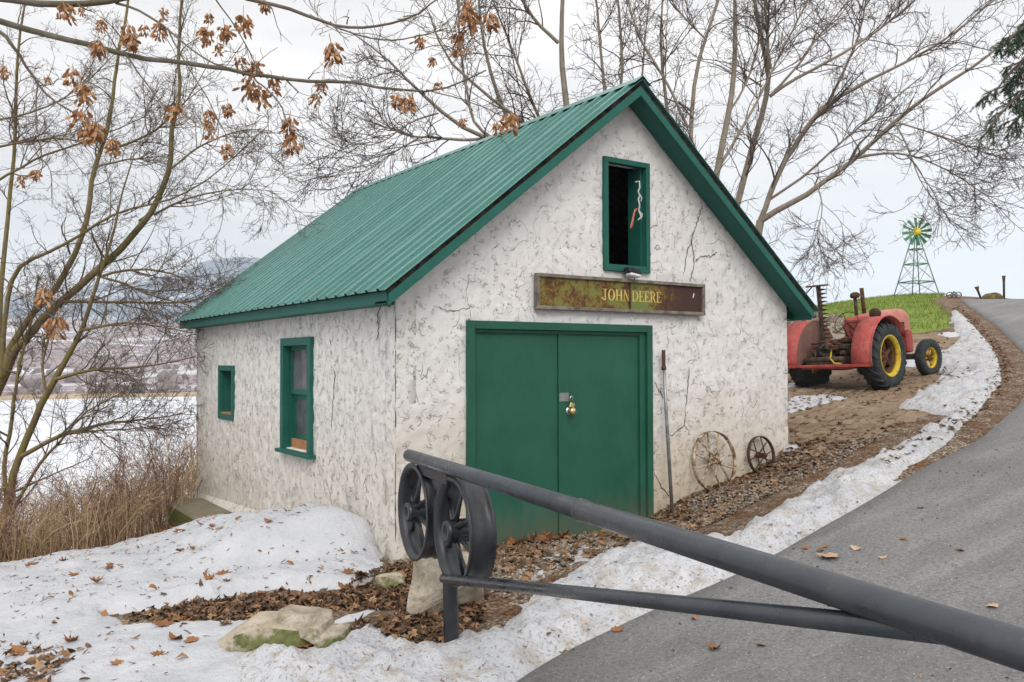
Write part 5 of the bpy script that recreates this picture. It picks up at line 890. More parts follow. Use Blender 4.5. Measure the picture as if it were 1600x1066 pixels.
def small_wheel(y, s, yaw):
    R, w = .335, .085; c = Vector((1.86, y, R-.015)); ax = (sin(-yaw), cos(yaw), 0)
    ty = tb(MB().lathe([(-w*.75, .19), (-w*.98, .23), (-w, .28), (-w*.8, R-.02), (-w*.6, R), (-w*.35, R-.01), (-w*.1, R), (w*.1, R), (w*.35, R-.01), (w*.6, R), (w*.8, R-.02), (w, .28), (w*.98, .23), (w*.75, .19)], c, ax, 44), 'front_wheel', M['rubber'])
    tb(MB().lathe([(-w*.7, .20), (0, .17), (w*.7, .20), (w*.78, .195), (w*.5, .165), (-w*.5, .165)], c, ax, 32, True), 'rim', M['yellow'], ty)
    tb(MB().lathe([(-.05, 0), (-.05, .06), (.04, .055), (.06, .03), (.06, 0)], c, [q_*s for q_ in ax], 16), 'hub', M['rust'], ty)
    for k in range(6):
        a = 2*pi*k/6; d = Vector((cos(a)*cos(yaw), cos(a)*sin(yaw), sin(a))); tb(MB().tube([c+d*.04, c+d*.175], .018, 6), 'spoke', M['yellow'], ty)
    lg = MB(); A3 = Vector(ax)
    for k in range(36):
        a = 2*pi*k/36; d = Vector((cos(a)*cos(yaw), cos(a)*sin(yaw), sin(a))); t = Vector((-sin(a)*cos(yaw), -sin(a)*sin(yaw), cos(a)))
        for ss in (-1, 1): p = c+A3*ss*w*.82+d*(R-.015); lg.add([p+t*.014-d*.012+A3*ss*.012, p-t*.014-d*.012+A3*ss*.012, p-t*.014+d*.016-A3*ss*.02, p+t*.014+d*.016-A3*ss*.02], [(0, 1, 2, 3)])
    tag(tb(lg, 'tread', M['rubber'], ty), kind='stuff')
small_wheel(-.56, -1, -.12); small_wheel(.56, 1, -.12)
tb(MB().box((1.80, -.50, .30), (1.92, .50, .40)).box((1.5, -.05, .28), (1.95, .05, .36)).tube([(.2, -.3, .35), (1.9, -.12, .33)], .025, 8), 'front_axle', M['grease'], bevel=.01)
rr_ = random.Random(5)
for k in range(16):
    x, y, z = rr_.uniform(-.5, -.25), rr_.uniform(-.36, .40), rr_.uniform(.55, .88); m_ = M[rr_.choice(('grease', 'rust', 'dark_rust', 'grease', 'black_plastic'))]
    if k % 3 == 0: tb(MB().box((x-.04, y-.05, z-.04), (x+.04, y+.05, z+.04)), 'linkage', m_, bevel=.01)
    elif k % 3 == 1: tb(MB().tube([(x, y, z), (x-.05, y+rr_.uniform(-.2, .2), z+rr_.uniform(-.15, .12)), (x-.02, y+rr_.uniform(-.25, .25), z+rr_.uniform(-.2, .1))], .014, 7), 'hydraulic_line', m_)
    else: tb(MB().lathe([(0, 0), (0, .045), (.05, .045), (.055, .02), (.09, .02), (.09, 0)], (x, y, z), (-1, rr_.uniform(-.3, .3), 0), 12), 'fitting', m_)
for k in range(3): tb(MB().tube([(.30+.06*k, -.12+.12*k, .80), (.22, -.12+.12*k, 1.0+.04*k)], .011, 6), 'gear_lever', M['dark_rust'])
tb(MB().box((.9, -.26, .86), (1.7, -.252, 1.0)), 'engine_side_panel', M['dark_rust']); tb(MB().tube([(1.0, -.27, .83), (1.3, -.28, .86), (1.65, -.27, .83)], .03, 8), 'manifold', M['rust'])
# sickle bar folded upright
tb(MB().box((.02, .37, .62), (.07, .435, 1.78)), 'cutter_bar', M['grease'], bevel=.006)
for k in range(15):
    z = .72+k*.07; tb(MB().prism([(.05, .37, z), (.05, .37, z+.042), (.045, .255, z+.028), (.045, .255, z+.02)], (.012, 0, 0)), 'cutter_tooth', M['grease'])
tb(MB().box((-.02, .24, 1.78), (.10, .60, 1.81)).tube([(.04, .52, 1.78), (.04, .62, 1.70), (.04, .80, 1.52)], .012, 6), 'swath_board', M['grease'])
# ------------------------------------------------------------------ garden windmill on the crest
wx_, wy_ = 33.05, 14.31; wz = ground_z(wx_, wy_); wm = empty('garden_windmill', (wx_, wy_, wz), (0, 0, -.78)); tag(wm, 'small green garden windmill with yellow hub on the grassy crest', 'windmill')
def tw(mb, name, mat, p=None): return mb.build(name, mat, p or wm, local=True)
HB, HT, ZT = .66, .11, 2.62
cor = [(-1, -1), (1, -1), (1, 1), (-1, 1)]; at_ = lambda c, z: Vector((c[0]*(HB+(HT-HB)*z/ZT), c[1]*(HB+(HT-HB)*z/ZT), z))
ROT = Matrix.Rotation(.35, 4, 'Z')
for c in cor: tw(MB().tube([ROT @ at_(c, -.15), ROT @ at_(c, ZT)], .022, 6), 'tower_leg', M['mill_dark'])
for z in (.62, 1.42, 2.08):
    for i in range(4): a, b = ROT @ at_(cor[i], z), ROT @ at_(cor[(i+1) % 4], z); tw(MB().prism([a+Vector((0, 0, -.025)), b+Vector((0, 0, -.025)), b+Vector((0, 0, .025)), a+Vector((0, 0, .025))], (b-a).cross(Vector((0, 0, 1))).normalized()*.01), 'girt', M['mill_green'])
for z0, z1 in ((.02, .60), (.64, 1.40), (1.44, 2.06)):
    for i in range(4):
        c, d = cor[i], cor[(i+1) % 4]
        tw(MB().tube([ROT @ at_(c, z0), ROT @ at_(d, z1)], .008, 5), 'brace', M['mill_dark']); tw(MB().tube([ROT @ at_(d, z0), ROT @ at_(c, z1)], .008, 5), 'brace', M['mill_dark'])
tw(MB().tube([(0, 0, ZT-.1), (0, 0, 2.86)], .05, 10), 'head_post', M['mill_dark'])
hub = tw(MB().lathe([(-.03, .0), (-.03, .14), (0, .175), (.03, .15), (.05, 0)], (0, -.24, 2.84), (0, -1, 0), 24), 'rotor_hub', M['mill_yellow'])
tw(MB().tube([(0, -.24, 2.84), (.0, .3, 2.84), (.0, .72, 2.84)], .022, 8), 'tail_boom', M['mill_dark'])
for k in range(12):
    a = 2*pi*k/12+.1; d = Vector((cos(a), 0, sin(a))); t = Vector((-sin(a), 0, cos(a)))*.8+Vector((0, -.45, 0)); t.normalize(); c0 = Vector((0, -.22, 2.84))
    mb = MB().prism([c0+d*.15-t*.035, c0+d*.62-t*.085, c0+d*.62+t*.085, c0+d*.15+t*.035], d.cross(t)*.008); tw(mb, 'blade', M['mill_green'])
tw(MB().prism([(0, .62, 2.74), (0, .98, 2.56), (0, .98, 3.12), (0, .62, 2.94)], (.01, 0, 0)), 'tail_vane', M['mill_vane'])
# old implements on the skyline
ix, iy = 30.7, 9.9; im = empty('seed_drill', (ix, iy, ground_z(ix, iy)), (0, 0, -.6)); tag(im, 'old yellow farm implement with two upright levers on the road crest', 'implement')
V = []; F = []
for i in range(13):
    a = pi*i/12; V += [(-.33*cos(a), -.2, .06+.26*sin(a)), (-.33*cos(a), .2, .06+.26*sin(a))]
F = [(2*i, 2*i+1, 2*i+3, 2*i+2) for i in range(12)]+[tuple(range(0, 26, 2)), tuple(range(25, 0, -2))]
MB().add(V, F, False).build('hopper', M['sign_green'], im, local=True); MB().box((-.55, -.22, .0), (.50, .22, .09)).tube([(-.9, 0, .05), (-.5, 0, .08)], .03, 6).build('chassis', M['dark_rust'], im, local=True)
MB().tube([(-.42, 0, .05), (-.56, 0, .42), (-.60, 0, .56)], [.035, .045, .09], 8).build('lever', M['dark_rust'], im, local=True); MB().tube([(.46, 0, .0), (.46, 0, .75), (.46, 0, .98)], [.04, .045, .065], 8).build('lever', M['dark_rust'], im, local=True)
ix, iy = 30.35, 11.2; im = empty('iron_wheel_gang', (ix, iy, ground_z(ix, iy)+.02), (0, 0, -.6)); tag(im, 'row of three small black iron wheels on an axle beside the road crest', 'implement')
for k, x in enumerate((-.17, .0, .17)):
    MB().lathe([(-.02, .13), (.02, .13), (.02, .10), (-.02, .10)], (x, 0, .14), (.35, 1, 0), 20, True).build('wheel', M['black_plastic'], im, local=True)
MB().tube([(-.28, 0, .14), (.28, 0, .14)], .02, 8).tube([(0, 0, .14), (0, 0, .30)], .02, 6).build('axle', M['black_plastic'], im, local=True)
# ------------------------------------------------------------------ trees
def bare_tree(name, limbs, label, bark_m, twig_m, base_pull, spec, group=None):
    b0 = limbs[0][0]; gz = ground_z(b0[0], b0[1]); t = empty(name, (b0[0], b0[1], gz)); tag(t, label, 'tree', group)
    off = np.array([b0[0], b0[1], gz]); PL = []; RL2 = []
    for i, l in enumerate(limbs):
        if base_pull and i in base_pull: l = [(l[0][0]*.4+b0[0]*.6, l[0][1]*.4+b0[1]*.6, ground_z(l[0][0], l[0][1])-.25, l[0][3]*1.35)]+l
        n = max(8, int(len(l)*2.2)); q_ = resample(l, n); 
        w = np.cumsum(RNG.normal(size=(n, 3))*.012, 0); w -= np.linspace(0, 1, n)[:, None]*w[-1]; q_[:, :3] += w*min(1, q_[0, 3]*12+.35)
        V, F = tubes_np(q_[None, :, :3]-off, q_[None, :, 3], 9)
        link('trunk' if i == 0 else 'limb', mesh_np('limb', V, F), bark_m, t)
        q2 = resample(np.c_[q_], 12); PL.append(q2[:, :3]); RL2.append(q2[:, 3])
    PL = np.array(PL); RL2 = np.array(RL2); parts = []; P_, R_ = PL[spec['skip']:], RL2[spec['skip']:]
    for lv in spec['levels']:
        P_, R_ = sprout(P_, R_, **{k: v for k, v in lv.items() if k != 'sides'}); parts.append(tubes_np(P_-off, R_, lv['sides']))
    V, F = joinVF(parts); o = link('crown', mesh_np('crown', V, F), twig_m, t); return t
rear = dict(skip=1, levels=[dict(per=18, lo=.6, hi=1.8, ang=(.35, 1.0), K=9, r_tip=.005, up=.05, wig=.24, t0=.18, sides=4), dict(per=6, lo=.25, hi=.85, ang=(.4, 1.1), K=6, r_tip=.0038, up=.03, wig=.32, t0=.15, sides=3), dict(per=4, lo=.10, hi=.34, ang=(.4, 1.2), K=4, r_tip=.003, up=.03, wig=.45, t0=.15, sides=3)])
bare_tree('bare_tree', TREE_A, 'large bare tree behind the barn spreading its limbs towards the windmill', M['bark_grey'], M['twig_grey'], {0, 1}, rear)
bare_tree('bare_tree', TREE_B, 'slender multi-stemmed bare tree rising just behind the roof peak', M['bark_grey'], M['twig_grey'], {0, 1, 3}, rear)
bare_tree('bare_tree', TREE_C, 'wide bare tree behind the left roof slope with limbs sweeping left', M['bark_grey'], M['twig_grey'], {0, 2, 3, 4, 8, 9, 10}, rear)
leftl = dict(skip=1, levels=[dict(per=18, lo=.4, hi=1.25, ang=(.35, 1.15), K=9, r_tip=.0034, up=.04, wig=.2, t0=.12, sides=4), dict(per=7, lo=.2, hi=.6, ang=(.4, 1.2), K=6, r_tip=.0024, up=.02, wig=.32, t0=.15, sides=3), dict(per=5, lo=.06, hi=.22, ang=(.4, 1.3), K=3, r_tip=.0022, up=.0, wig=.45, t0=.15, sides=3)])
bare_tree('bare_tree', TREE_D, 'mossy bare tree leaning right from the far left of the lake bank', M['bark_moss'], M['twig'], {0}, leftl)
leftl2 = dict(skip=0, levels=leftl['levels'])
bare_tree('bare_tree', TREE_E, 'thin crooked mossy tree with low drooping branches in the brush', M['bark_moss'], M['twig'], {0}, leftl2)
# overhanging maple: its trunk stands out of the picture to the left
TRG = [[(-6.6, -.2, -.3, .22), (-6.55, -.25, 1.8, .19), (-6.4, -.35, 3.6, .15), (-6.0, -.4, 4.6, .11)], [(-6.0, -.4, 4.6, .10), (-5.4, -.5, 4.75, .06), (-4.9, -.62, 4.55, .035)]+[TREE_G[0][0]], [(-6.0, -.4, 4.6, .09), (-5.4, -.7, 4.8, .05)]+[TREE_G[1][0]]]
gl = dict(skip=3, levels=[dict(per=5, lo=.10, hi=.40, ang=(.4, 1.1), K=6, r_tip=.0016, up=.0, wig=.3, t0=.15, rf=.5, sides=4), dict(per=2, lo=.05, hi=.14, ang=(.4, 1.2), K=4, r_tip=.0014, up=.0, wig=.4, t0=.2, rf=.6, sides=3)])
mp = bare_tree('maple_tree', TRG+TREE_G, 'foreground tree hanging thin branches with dry seed clusters across the sky', M['bark_smooth'], M['twig'], set(), gl)
def seed_mesh(seed, n):
    rr = random.Random(seed); mb = MB()
    for k in range(n):
        zc = -rr.uniform(0, .075); a = rr.uniform(0, 2*pi); sp = .008+.030*sin(min(1, -zc/.08)*pi*.8+.3); o_ = Vector((cos(a)*sp*rr.random(), sin(a)*sp*rr.random(), zc))
        d = Vector((cos(a)*.6+rr.gauss(0, .25), sin(a)*.6+rr.gauss(0, .25), -1+rr.gauss(0, .3))).normalized(); l = rr.uniform(.024, .040); w = d.cross(Vector((rr.gauss(0, 1), rr.gauss(0, 1), rr.gauss(0, .4)))).normalized()*rr.uniform(.005, .009); c = d.cross(w).normalized()*rr.uniform(-.006, .006)
        mb.add([o_, o_+d*l*.35+w*.8+c, o_+d*l*.75+w+c*1.5, o_+d*l, o_+d*l*.7-w*.6-c, o_+d*l*.3-w*.6-c*.5], [(0, 1, 4, 5), (1, 2, 3, 4)], True)
    mb.tube([(0, 0, .03), (0, 0, -.05)], .0018, 4)
    me = mb.mesh('seed_cluster'); me.materials.append(M['seed']); return me
sms = [seed_mesh(300+i, n) for i, n in enumerate((46, 60, 38, 70))]
for i, (x, y, z, s) in enumerate(SEED_CLUSTERS):
    o = link('seed_cluster', sms[i % 4], None, mp); o.location = (x-mp.location.x, y-mp.location.y, z+.04*s-mp.location.z); o.rotation_euler = (random.gauss(0, .18), random.gauss(0, .18), random.uniform(0, 6)); s *= .98; o.scale = (s, s, s)
# evergreen at the right edge
ev = empty('evergreen_tree', (5.1, -3.9, ground_z(5.1, -3.9))); tag(ev, 'drooping green evergreen boughs reaching in at the upper right edge', 'tree'); off = np.array(ev.location)
q_ = resample([(5.1, -3.9, .3, .16), (5.1, -3.9, 3, .12), (5.1, -3.9, 7, .05)], 12); V, F = tubes_np(q_[None, :, :3]-off, q_[None, :, 3], 10); link('trunk', mesh_np('trunk', V, F), M['bark_grey'], ev)
EV = [[(5.1, -3.9, l[0][2]+.15, .03)]+l for l in EVERGREEN]; PL = np.array([resample(l, 12) for l in EV]); V, F = tubes_np(PL[:, :, :3]-off, PL[:, :, 3], 5); link('boughs', mesh_np('boughs', V, F), M['twig_grey'], ev)
P1, R1 = sprout(PL[:, :, :3], PL[:, :, 3], 30, .10, .34, (.5, 1.1), 7, .0015, up=-.22, wig=.15, t0=.1); P2, R2 = sprout(P1, R1, 7, .05, .14, (.4, .9), 4, .001, up=-.15, wig=.2, t0=.1)
V, F = joinVF([tubes_np(P1-off, R1, 3), tubes_np(P2-off, R2, 3)]); link('twigs', mesh_np('twigs', V, F), M['twig_grey'], ev)
def needles(P, per, ln, w):
    N, K, _ = P.shape; Mn = N*per; i = np.repeat(np.arange(N), per); t = RNG.random(Mn)*(K-1); a = np.minimum(t.astype(int), K-2); f = (t-a)[:, None]; p = P[i, a]*(1-f)+P[i, a+1]*f; d = P[i, a+1]-P[i, a]; d /= np.linalg.norm(d, axis=1, keepdims=True)+1e-9
    r = RNG.normal(size=(Mn, 3)); r -= d*(r*d).sum(1, keepdims=True); r /= np.linalg.norm(r, axis=1, keepdims=True); n = d*.75+r*.65; s = np.cross(n, RNG.normal(size=(Mn, 3))); s /= np.linalg.norm(s, axis=1, keepdims=True); L_ = ln*RNG.uniform(.7, 1.3, (Mn, 1))
    V = np.stack([p-s*w, p+s*w, p+n*L_], 1).reshape(-1, 3); return V, np.arange(Mn*3).reshape(-1, 3)
V, F = joinVF([needles(P1, 90, .022, .0024), needles(P2, 40, .022, .0024)]); link('needles', mesh_np('needles', V-off, F, False), M['needle'], ev)
# ------------------------------------------------------------------ brush on the lake bank
def bank_pts(n, seed):
    r = np.random.default_rng(seed); X = r.uniform(-9.5, .5, n*4); Y = 3.3+r.random(n*4)**1.3*6.5
    edge = np.interp(X, [-9.5, -2.7, -1.9, -1.2, -.6, .5], [3.2, 3.42, 3.62, 4.35, 4.85, 6.9]); k = Y > edge+.02; return X[k][:n], Y[k][:n]
X, Y = bank_pts(6200, 5); N = len(X); Z = terr(X, Y); K = 6
h = RNG.uniform(.55, 1.25, N)*np.interp(X, [-9, -3, -1, .2], [.62, .70, .95, 1.2])*np.interp(Y, [3.3, 4.4, 7], [.8, 1.05, 1.05]); az_ = RNG.normal(0, 1.5, N)-1.2; ln_ = np.abs(RNG.normal(.22, .28, N)); s = np.linspace(0, 1, K)[None]
P_ = np.stack([X[:, None]+np.cos(az_)[:, None]*ln_[:, None]*h[:, None]*s**1.6, Y[:, None]+np.sin(az_)[:, None]*ln_[:, None]*h[:, None]*s**1.6, Z[:, None]-.03+h[:, None]*s*(1-.25*ln_[:, None]*s)], -1); P_ += RNG.normal(size=P_.shape)*.012*s[..., None]
R_ = np.repeat(RNG.uniform(.0028, .0055, (N, 1)), K, 1)*(1.1-.6*s); T1 = tubes_np(P_, R_, 3)
C1, CR1 = sprout(P_, R_, 3, .12, .38, (.3, .9), 4, .0016, up=.08, wig=.3, t0=.3); T2 = tubes_np(C1, CR1, 3); V, F = joinVF([T1, T2])
o = link('dry_brush', mesh_np('dry_brush', V, F), M['brush']); tag(o, 'dense dry tan stalks covering the bank above the frozen lake', 'brush', kind='stuff')
X, Y = bank_pts(900, 8); N = len(X); Z = terr(X, Y); K = 9; h = RNG.uniform(.8, 1.5, N)*np.interp(X, [-9, -3, 0], [.6, .78, 1.15]); a = RNG.uniform(0, 2*pi, N); s = np.linspace(0, 1, K)[None]; le = RNG.uniform(.2, .7, N)[:, None]
P_ = np.stack([X[:, None]+np.cos(a)[:, None]*le*h[:, None]*s**1.5, Y[:, None]+np.sin(a)[:, None]*le*h[:, None]*s**1.5, Z[:, None]+h[:, None]*(s-.3*le*s**3)], -1)+np.cumsum(RNG.normal(size=(N, K, 3))*.018, 1); R_ = np.repeat(RNG.uniform(.004, .007, (N, 1)), K, 1)*(1.1-.7*s)
C1, CR1 = sprout(P_, R_, 8, .2, .6, (.4, 1.1), 5, .002, up=.05, wig=.4, t0=.25); C2, CR2 = sprout(C1, CR1, 3, .08, .25, (.4, 1.1), 3, .0018, up=.02, wig=.4); V, F = joinVF([tubes_np(P_, R_, 3), tubes_np(C1, CR1, 3), tubes_np(C2, CR2, 3)])
o = link('bramble', mesh_np('bramble', V, F), M['bramble']); tag(o, 'tangled brown bramble twigs rising out of the dry brush', 'bramble', kind='stuff')
X, Y = bank_pts(380, 15); N = len(X); Z = terr(X, Y); K = 6; h = RNG.uniform(.5, 1.0, N); a = RNG.normal(2.6, .9, N); ln_ = RNG.uniform(.2, 1.1, N); s = np.linspace(0, 1, K)[None]
P_ = np.stack([X[:, None]+np.cos(a)[:, None]*ln_[:, None]*h[:, None]*s**1.4, Y[:, None]+np.sin(a)[:, None]*ln_[:, None]*h[:, None]*s**1.4*.4, Z[:, None]-.02+h[:, None]*(s-.35*ln_[:, None]*s*s)], -1); V, F = tubes_np(P_, np.repeat(RNG.uniform(.006, .010, (N, 1)), K, 1)*(1.1-.55*s), 4)
o = link('dry_brush', mesh_np('dry_brush', V, F), M['straw']); tag(o, 'thicker pale straw-coloured canes leaning out of the dry brush', 'brush', kind='stuff')
# ------------------------------------------------------------------ grass blades on the lawn
N = 26000; X = RNG.uniform(14, 38, N); Y = RNG.uniform(4.5, 22, N); k = sd_poly(X, Y, LAWN) > .05; X, Y = X[k], Y[k]; N = len(X); Z = terr(X, Y)+.05; a = RNG.uniform(0, 2*pi, N); h = RNG.uniform(.05, .13, N); b = np.stack([X, Y, Z], 1); s = np.stack([np.cos(a), np.sin(a), 0*a], 1)*.014; tp = np.stack([RNG.normal(0, .03, N), RNG.normal(0, .03, N), h], 1)
o = link('grass', mesh_np('grass', np.stack([b-s, b+s, b+tp], 1).reshape(-1, 3), np.arange(N*3).reshape(-1, 3), False), M['lawn']); tag(o, 'short green grass on the hillside lawn below the windmill', 'grass', kind='stuff')
# ------------------------------------------------------------------ leaves, gravel, bits
LO = np.array([(0, -.5), (.10, -.30), (.34, -.36), (.28, -.14), (.52, .02), (.30, .10), (.36, .34), (.14, .26), (0, .56), (-.14, .26), (-.36, .34), (-.30, .10), (-.52, .02), (-.28, -.14), (-.34, -.36), (-.10, -.30)])
LT = np.vstack([[0, 0], LO]); LF = np.array([(0, 1+i, 1+(i+1) % 16) for i in range(16)])
OT = np.vstack([[0, 0], np.array([(0, -.5), (.2, -.3), (.27, 0), (.17, .3), (0, .5), (-.17, .3), (-.27, 0), (-.2, -.3)])]); OF_ = np.array([(0, 1+i, 1+(i+1) % 8) for i in range(8)])
SNOWS = [o.data for o in bpy.data.objects if o.name.startswith('snow_')]
from mathutils.bvhtree import BVHTree
_b = []
for o in bpy.data.objects:
    if o.type == 'MESH' and (o.name.startswith('snow_') or o.name in ('road', 'ground', 'yard')): _b.append(BVHTree.FromPolygons([v.co for v in o.data.vertices], [p.vertices[:] for p in o.data.polygons]))
def top_z(x, y):
    z = -50
    for b in _b:
        h = b.ray_cast(Vector((x, y, 30)), Vector((0, 0, -1)))
        if h[0] is not None: z = max(z, h[0].z)
    return z
def scatter(name, X, Y, T, TF, size, tilt, curl, mat, label, cat, lift=.0, Zs=None):
    N = len(X); n = len(T); Z = np.array([top_z(x, y) for x, y in zip(X, Y)]) if Zs is None else Zs
    sz = RNG.uniform(size[0], size[1], N); yaw = RNG.uniform(0, 2*pi, N); px, py = RNG.normal(0, tilt, N), RNG.normal(0, tilt, N); c1, c2 = RNG.normal(0, curl, N), RNG.normal(0, curl, N)
    x, y = T[None, :, 0]*np.ones((N, 1)), T[None, :, 1]*np.ones((N, 1)); z = c1[:, None]*x*x+c2[:, None]*y*y+RNG.normal(0, .05, (N, n))
    z = z-z.min(1, keepdims=True)*.8
    z = z+px[:, None]*x+py[:, None]*y; z -= np.minimum(z.min(1, keepdims=True), 0)*.9
    cx, sx = np.cos(yaw)[:, None], np.sin(yaw)[:, None]; x, y = x*cx-y*sx, x*sx+y*cx
    V = np.stack([X[:, None]+x*sz[:, None], Y[:, None]+y*sz[:, None], Z[:, None]+z*sz[:, None]+lift], -1)
    o = link(name, mesh_np(name, V.reshape(-1, 3), (TF[None]+np.arange(N)[:, None, None]*n).reshape(-1, TF.shape[1]), False), mat); tag(o, label, cat, kind='stuff'); return o
def area_pts(n, poly, seed, dens=None):
    r = np.random.default_rng(seed); P = np.array(poly); X = r.uniform(P[:, 0].min(), P[:, 0].max(), n*5); Y = r.uniform(P[:, 1].min(), P[:, 1].max(), n*5); k = sd_poly(X, Y, poly) > 0
    if dens is not None: k &= r.random(n*5) < dens(X, Y)
    return X[k][:n], Y[k][:n]
FRONT = [(-.1, -.03), (5.25, -.03), (5.9, -.9), (3.3, -1.0), (2.1, -1.25), (1.1, -1.2), (.1, -1.6), (-.5, -1.75), (-.75, -1.1), (-.2, -.4)]
PATCH = [(-2.15, -.1), (-1.4, -.3), (-.9, -.75), (-.35, -.4), (-.1, -.2), (.2, -1.2), (-.55, -1.75), (-1.1, -1.2), (-1.5, -1.1), (-1.9, -.75)]
POST = [(-1.25, -1.75), (-.6, -1.6), (-.1, -1.6), (-.4, -2.0), (-.75, -2.25), (-1.05, -2.1)]
wl = lambda X, Y: .30+.82*np.exp(-np.abs(Y)/.28)*sstep(.8, 3.2, X)+.5*(fbm(X*1.6, Y*1.6, 201) > .52)
X1, Y1 = area_pts(2900, FRONT, 1, wl); X2, Y2 = area_pts(850, PATCH, 2); X2 = np.r_[X2, X2[:160]+RNG.normal(0, .18, 160)]; Y2 = np.r_[Y2, Y2[:160]+RNG.normal(0, .22, 160)]; X3, Y3 = area_pts(420, POST, 3)
X4, Y4 = area_pts(2200, YARD, 4, lambda X, Y: np.exp(-(X-5)/7)*(fbm(X*1.1, Y*1.1, 205) > .38)); e = RNG.integers(60, 320, 900); X5 = RL[e, 0]+RNG.normal(0, .10, 900); Y5 = RL[e, 1]+.16+np.abs(RNG.normal(0, .12, 900)); k = X5 > 4.5; X5, Y5 = X5[k], Y5[k]
X6, Y6 = area_pts(160, [(-3.6, -.9), (-2.82, -.5), (-2.62, -1.2), (-2.9, -1.7), (-3.6, -1.6)], 6)
X = np.r_[X1, X2, X3, X4, X5, X6]; Y = np.r_[Y1, Y2, Y3, Y4, Y5, Y6]
scatter('leaf_litter', X, Y, LT, LF, (.03, .085), .20, .55, M['leaf_dark'], 'brown leaf litter covering the ground before the barn', 'leaves')
Xb, Yb = area_pts(3200, PATCH+[], 12); Xc, Yc = area_pts(900, POST, 13); scatter('wood_chips', np.r_[Xb, Xc, X6+.03], np.r_[Yb, Yc, Y6], OT*np.array([.7, 1]), OF_, (.015, .06), .5, .6, M['chip'], 'dark wet bark chips under the brown leaves', 'wood chips')
Xg, Yg = area_pts(7500, FRONT, 21); k = RNG.random(len(Xg)) < 1; Zg = terr(Xg, Yg)+.004; N = len(Xg); S = RNG.uniform(.006, .019, N); V = ico[None]*(S[:, None, None]*RNG.uniform(.7, 1.25, (N, 11, 1))*np.array([1, 1, .7]))+np.stack([Xg, Yg, Zg], 1)[:, None]
o = link('gravel', mesh_np('gravel', V.reshape(-1, 3), (icf[None]+np.arange(N)[:, None, None]*11).reshape(-1, 3), False), M['pebble']); tag(o, 'grey brown gravel along the foot of the front wall', 'gravel', kind='stuff')
DR = [(-4.5, 3.0), (-2.7, 3.2), (-1.4, 4.2), (-.3, 4.2), (-.05, .6), (-.4, -.5), (-1.5, -.3), (-2.2, -.3), (-1.9, -1.4), (-2.4, -2.0), (-3.6, -1.6)]
Xh, Yh = area_pts(130, DR, 35); scatter('leaf_bits', Xh, Yh, OT*np.array([.8, 1]), OF_, (.04, .085), .3, .7, M['leaf'], 'torn brown leaf pieces strewn over the snow drift', 'leaves', .002)
Xd, Yd = area_pts(950, DR, 31); scatter('seed_bits', Xd, Yd, OT*np.array([.35, 1]), OF_, (.02, .06), .25, .3, M['leaf_dark'], 'scattered dark seeds and twig bits on the snow drift', 'seeds', .002)
Xe, Ye = area_pts(1100, SNOW_BANK, 33); scatter('seed_bits', Xe, Ye, OT*np.array([.45, 1]), OF_, (.015, .05), .3, .3, M['leaf_dark'], 'scattered brown leaf bits on the roadside snow bank', 'leaves', .002)
Xf = RNG.uniform(-1.2, 7, 420); Yf = -2.35-RNG.random(420)**2*3.2; k = sd_poly(Xf, Yf, road_poly) > .05; scatter('road_grit', Xf[k], Yf[k], OT, OF_, (.008, .03), .2, .4, M['leaf_dark'], 'small leaf crumbs scattered over the grey asphalt', 'leaf crumbs', .001)
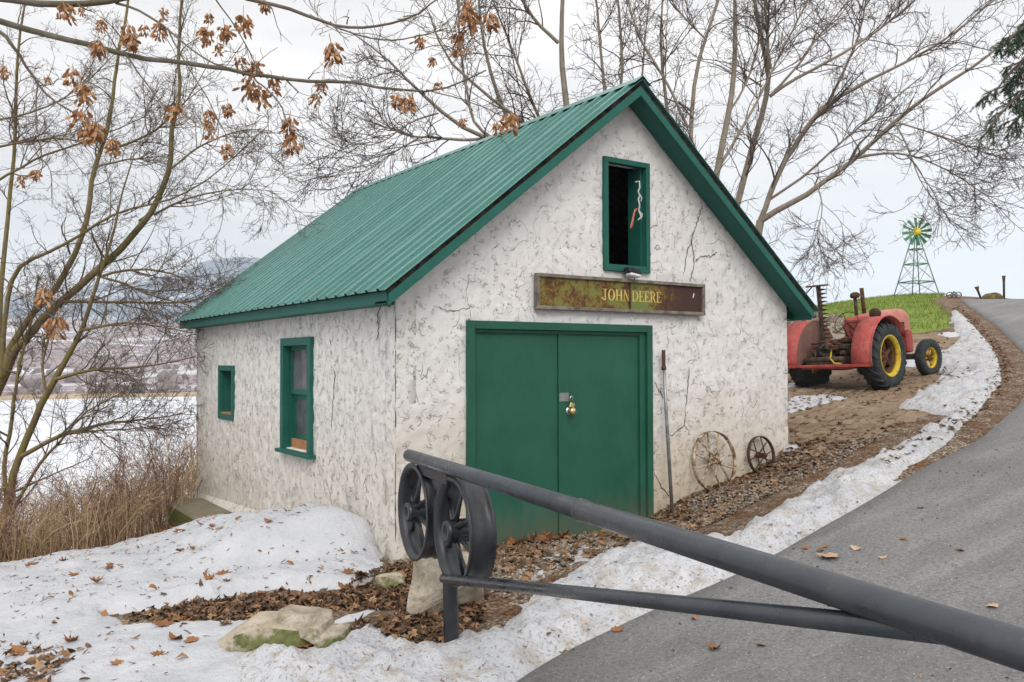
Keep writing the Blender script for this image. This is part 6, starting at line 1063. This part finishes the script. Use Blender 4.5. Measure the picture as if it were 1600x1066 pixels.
# countable leaves
def leaf_mesh(seed, star):
    r = np.random.default_rng(seed); T = LT if star else OT; z = .5*r.normal()*T[:, 0]**2+.7*abs(r.normal())*T[:, 1]**2+r.normal(0, .05, len(T)); z -= z.min(); V = np.c_[T, z]; me = mesh_np('leaf', V, LF if star else OF_, False); return me
LMS = [leaf_mesh(i, i % 3 != 2) for i in range(9)]
for m_ in LMS: m_.materials.append(None)
def lone_leaf(x, y, s, label, group, mat, i):
    o = bpy.data.objects.new('fallen_leaf', LMS[i % 9]); COL.objects.link(o); z = top_z(x, y); o.location = (x, y, z+.003); o.rotation_euler = (random.gauss(0, .12), random.gauss(0, .12), random.uniform(0, 6)); o.scale = (s, s, s)
    if mat: o.material_slots[0].link = 'OBJECT'; o.material_slots[0].material = mat
    tag(o, label, 'leaf', group); return o
def leafm(name, a, b):
    q_ = NT(name, .85, .15); r = q_.rnd('object'); n_ = q_.noise(q_.co(), 6, 4); q_.col(q_.mix(.4, q_.ramp(r, (0., a), (1., b)), q_.ramp(n_, (.3, a), (.7, b)))); return q_.m
lm_b = leafm('single_brown_leaf', (.17, .07, .03), (.36, .17, .075)); lm_p = leafm('single_pale_leaf', (.40, .26, .17), (.58, .43, .31))
for i, (x, y) in enumerate(ROAD_LEAVES):
    if i == 0: lone_leaf(x, y, .17, 'largest pale star-shaped leaf lying alone on the asphalt', None, lm_p, 0).rotation_euler.z = .6
    else:
        pale = i % 4 == 1; nb = sd_poly(np.array([x]), np.array([y]), road_poly)[0] < .4
        lone_leaf(x, y, random.uniform(.05, .10), ('small pale tan leaf' if pale else 'small dry brown leaf')+(' on the asphalt edge beside the snow bank' if nb else ' lying out on the open grey asphalt'), 'leaves on the road', lm_p if pale else lm_b, i)
for i, (x, y) in enumerate(SNOW_LEAVES): 
    where = 'on the roadside snow bank' if x > .5 else 'beside the mossy foreground rock' if y < -1.1 and x > -1.9 else 'in the near corner of the snow field' if y < -.3 and x < -1.9 else 'along the edge of the leaf patch' if y < .3 and x > -1.75 else 'on the flat snow left of the drift' if x < -1.6 else 'on the snow drift near the side wall'
    lone_leaf(x, y, random.uniform(.07, .15), 'dry brown leaf lying '+where, 'leaves on the snow', lm_b, i+3)
for i in range(16): lone_leaf(.95+random.random()*.9, -.06-abs(random.gauss(0, .07)), random.uniform(.12, .2), 'curled orange-brown leaf heaped at the foot of the green doors', 'leaves at the door foot', lm_b, i).rotation_euler = (random.gauss(0, .6), random.gauss(0, .6), random.uniform(0, 6))
for i in range(14): x = -1.3+random.random()*.8; lone_leaf(x, np.interp(x, [-1.9, -1.2, -.6, .5], [3.6, 4.32, 4.8, 6.5])+random.gauss(0, .08), random.uniform(.10, .2), 'large curled brown leaf caught at the foot of the dry brush', 'leaves along the brush', lm_b, i).rotation_euler = (random.gauss(0, .7), random.gauss(0, .7), random.uniform(0, 6))
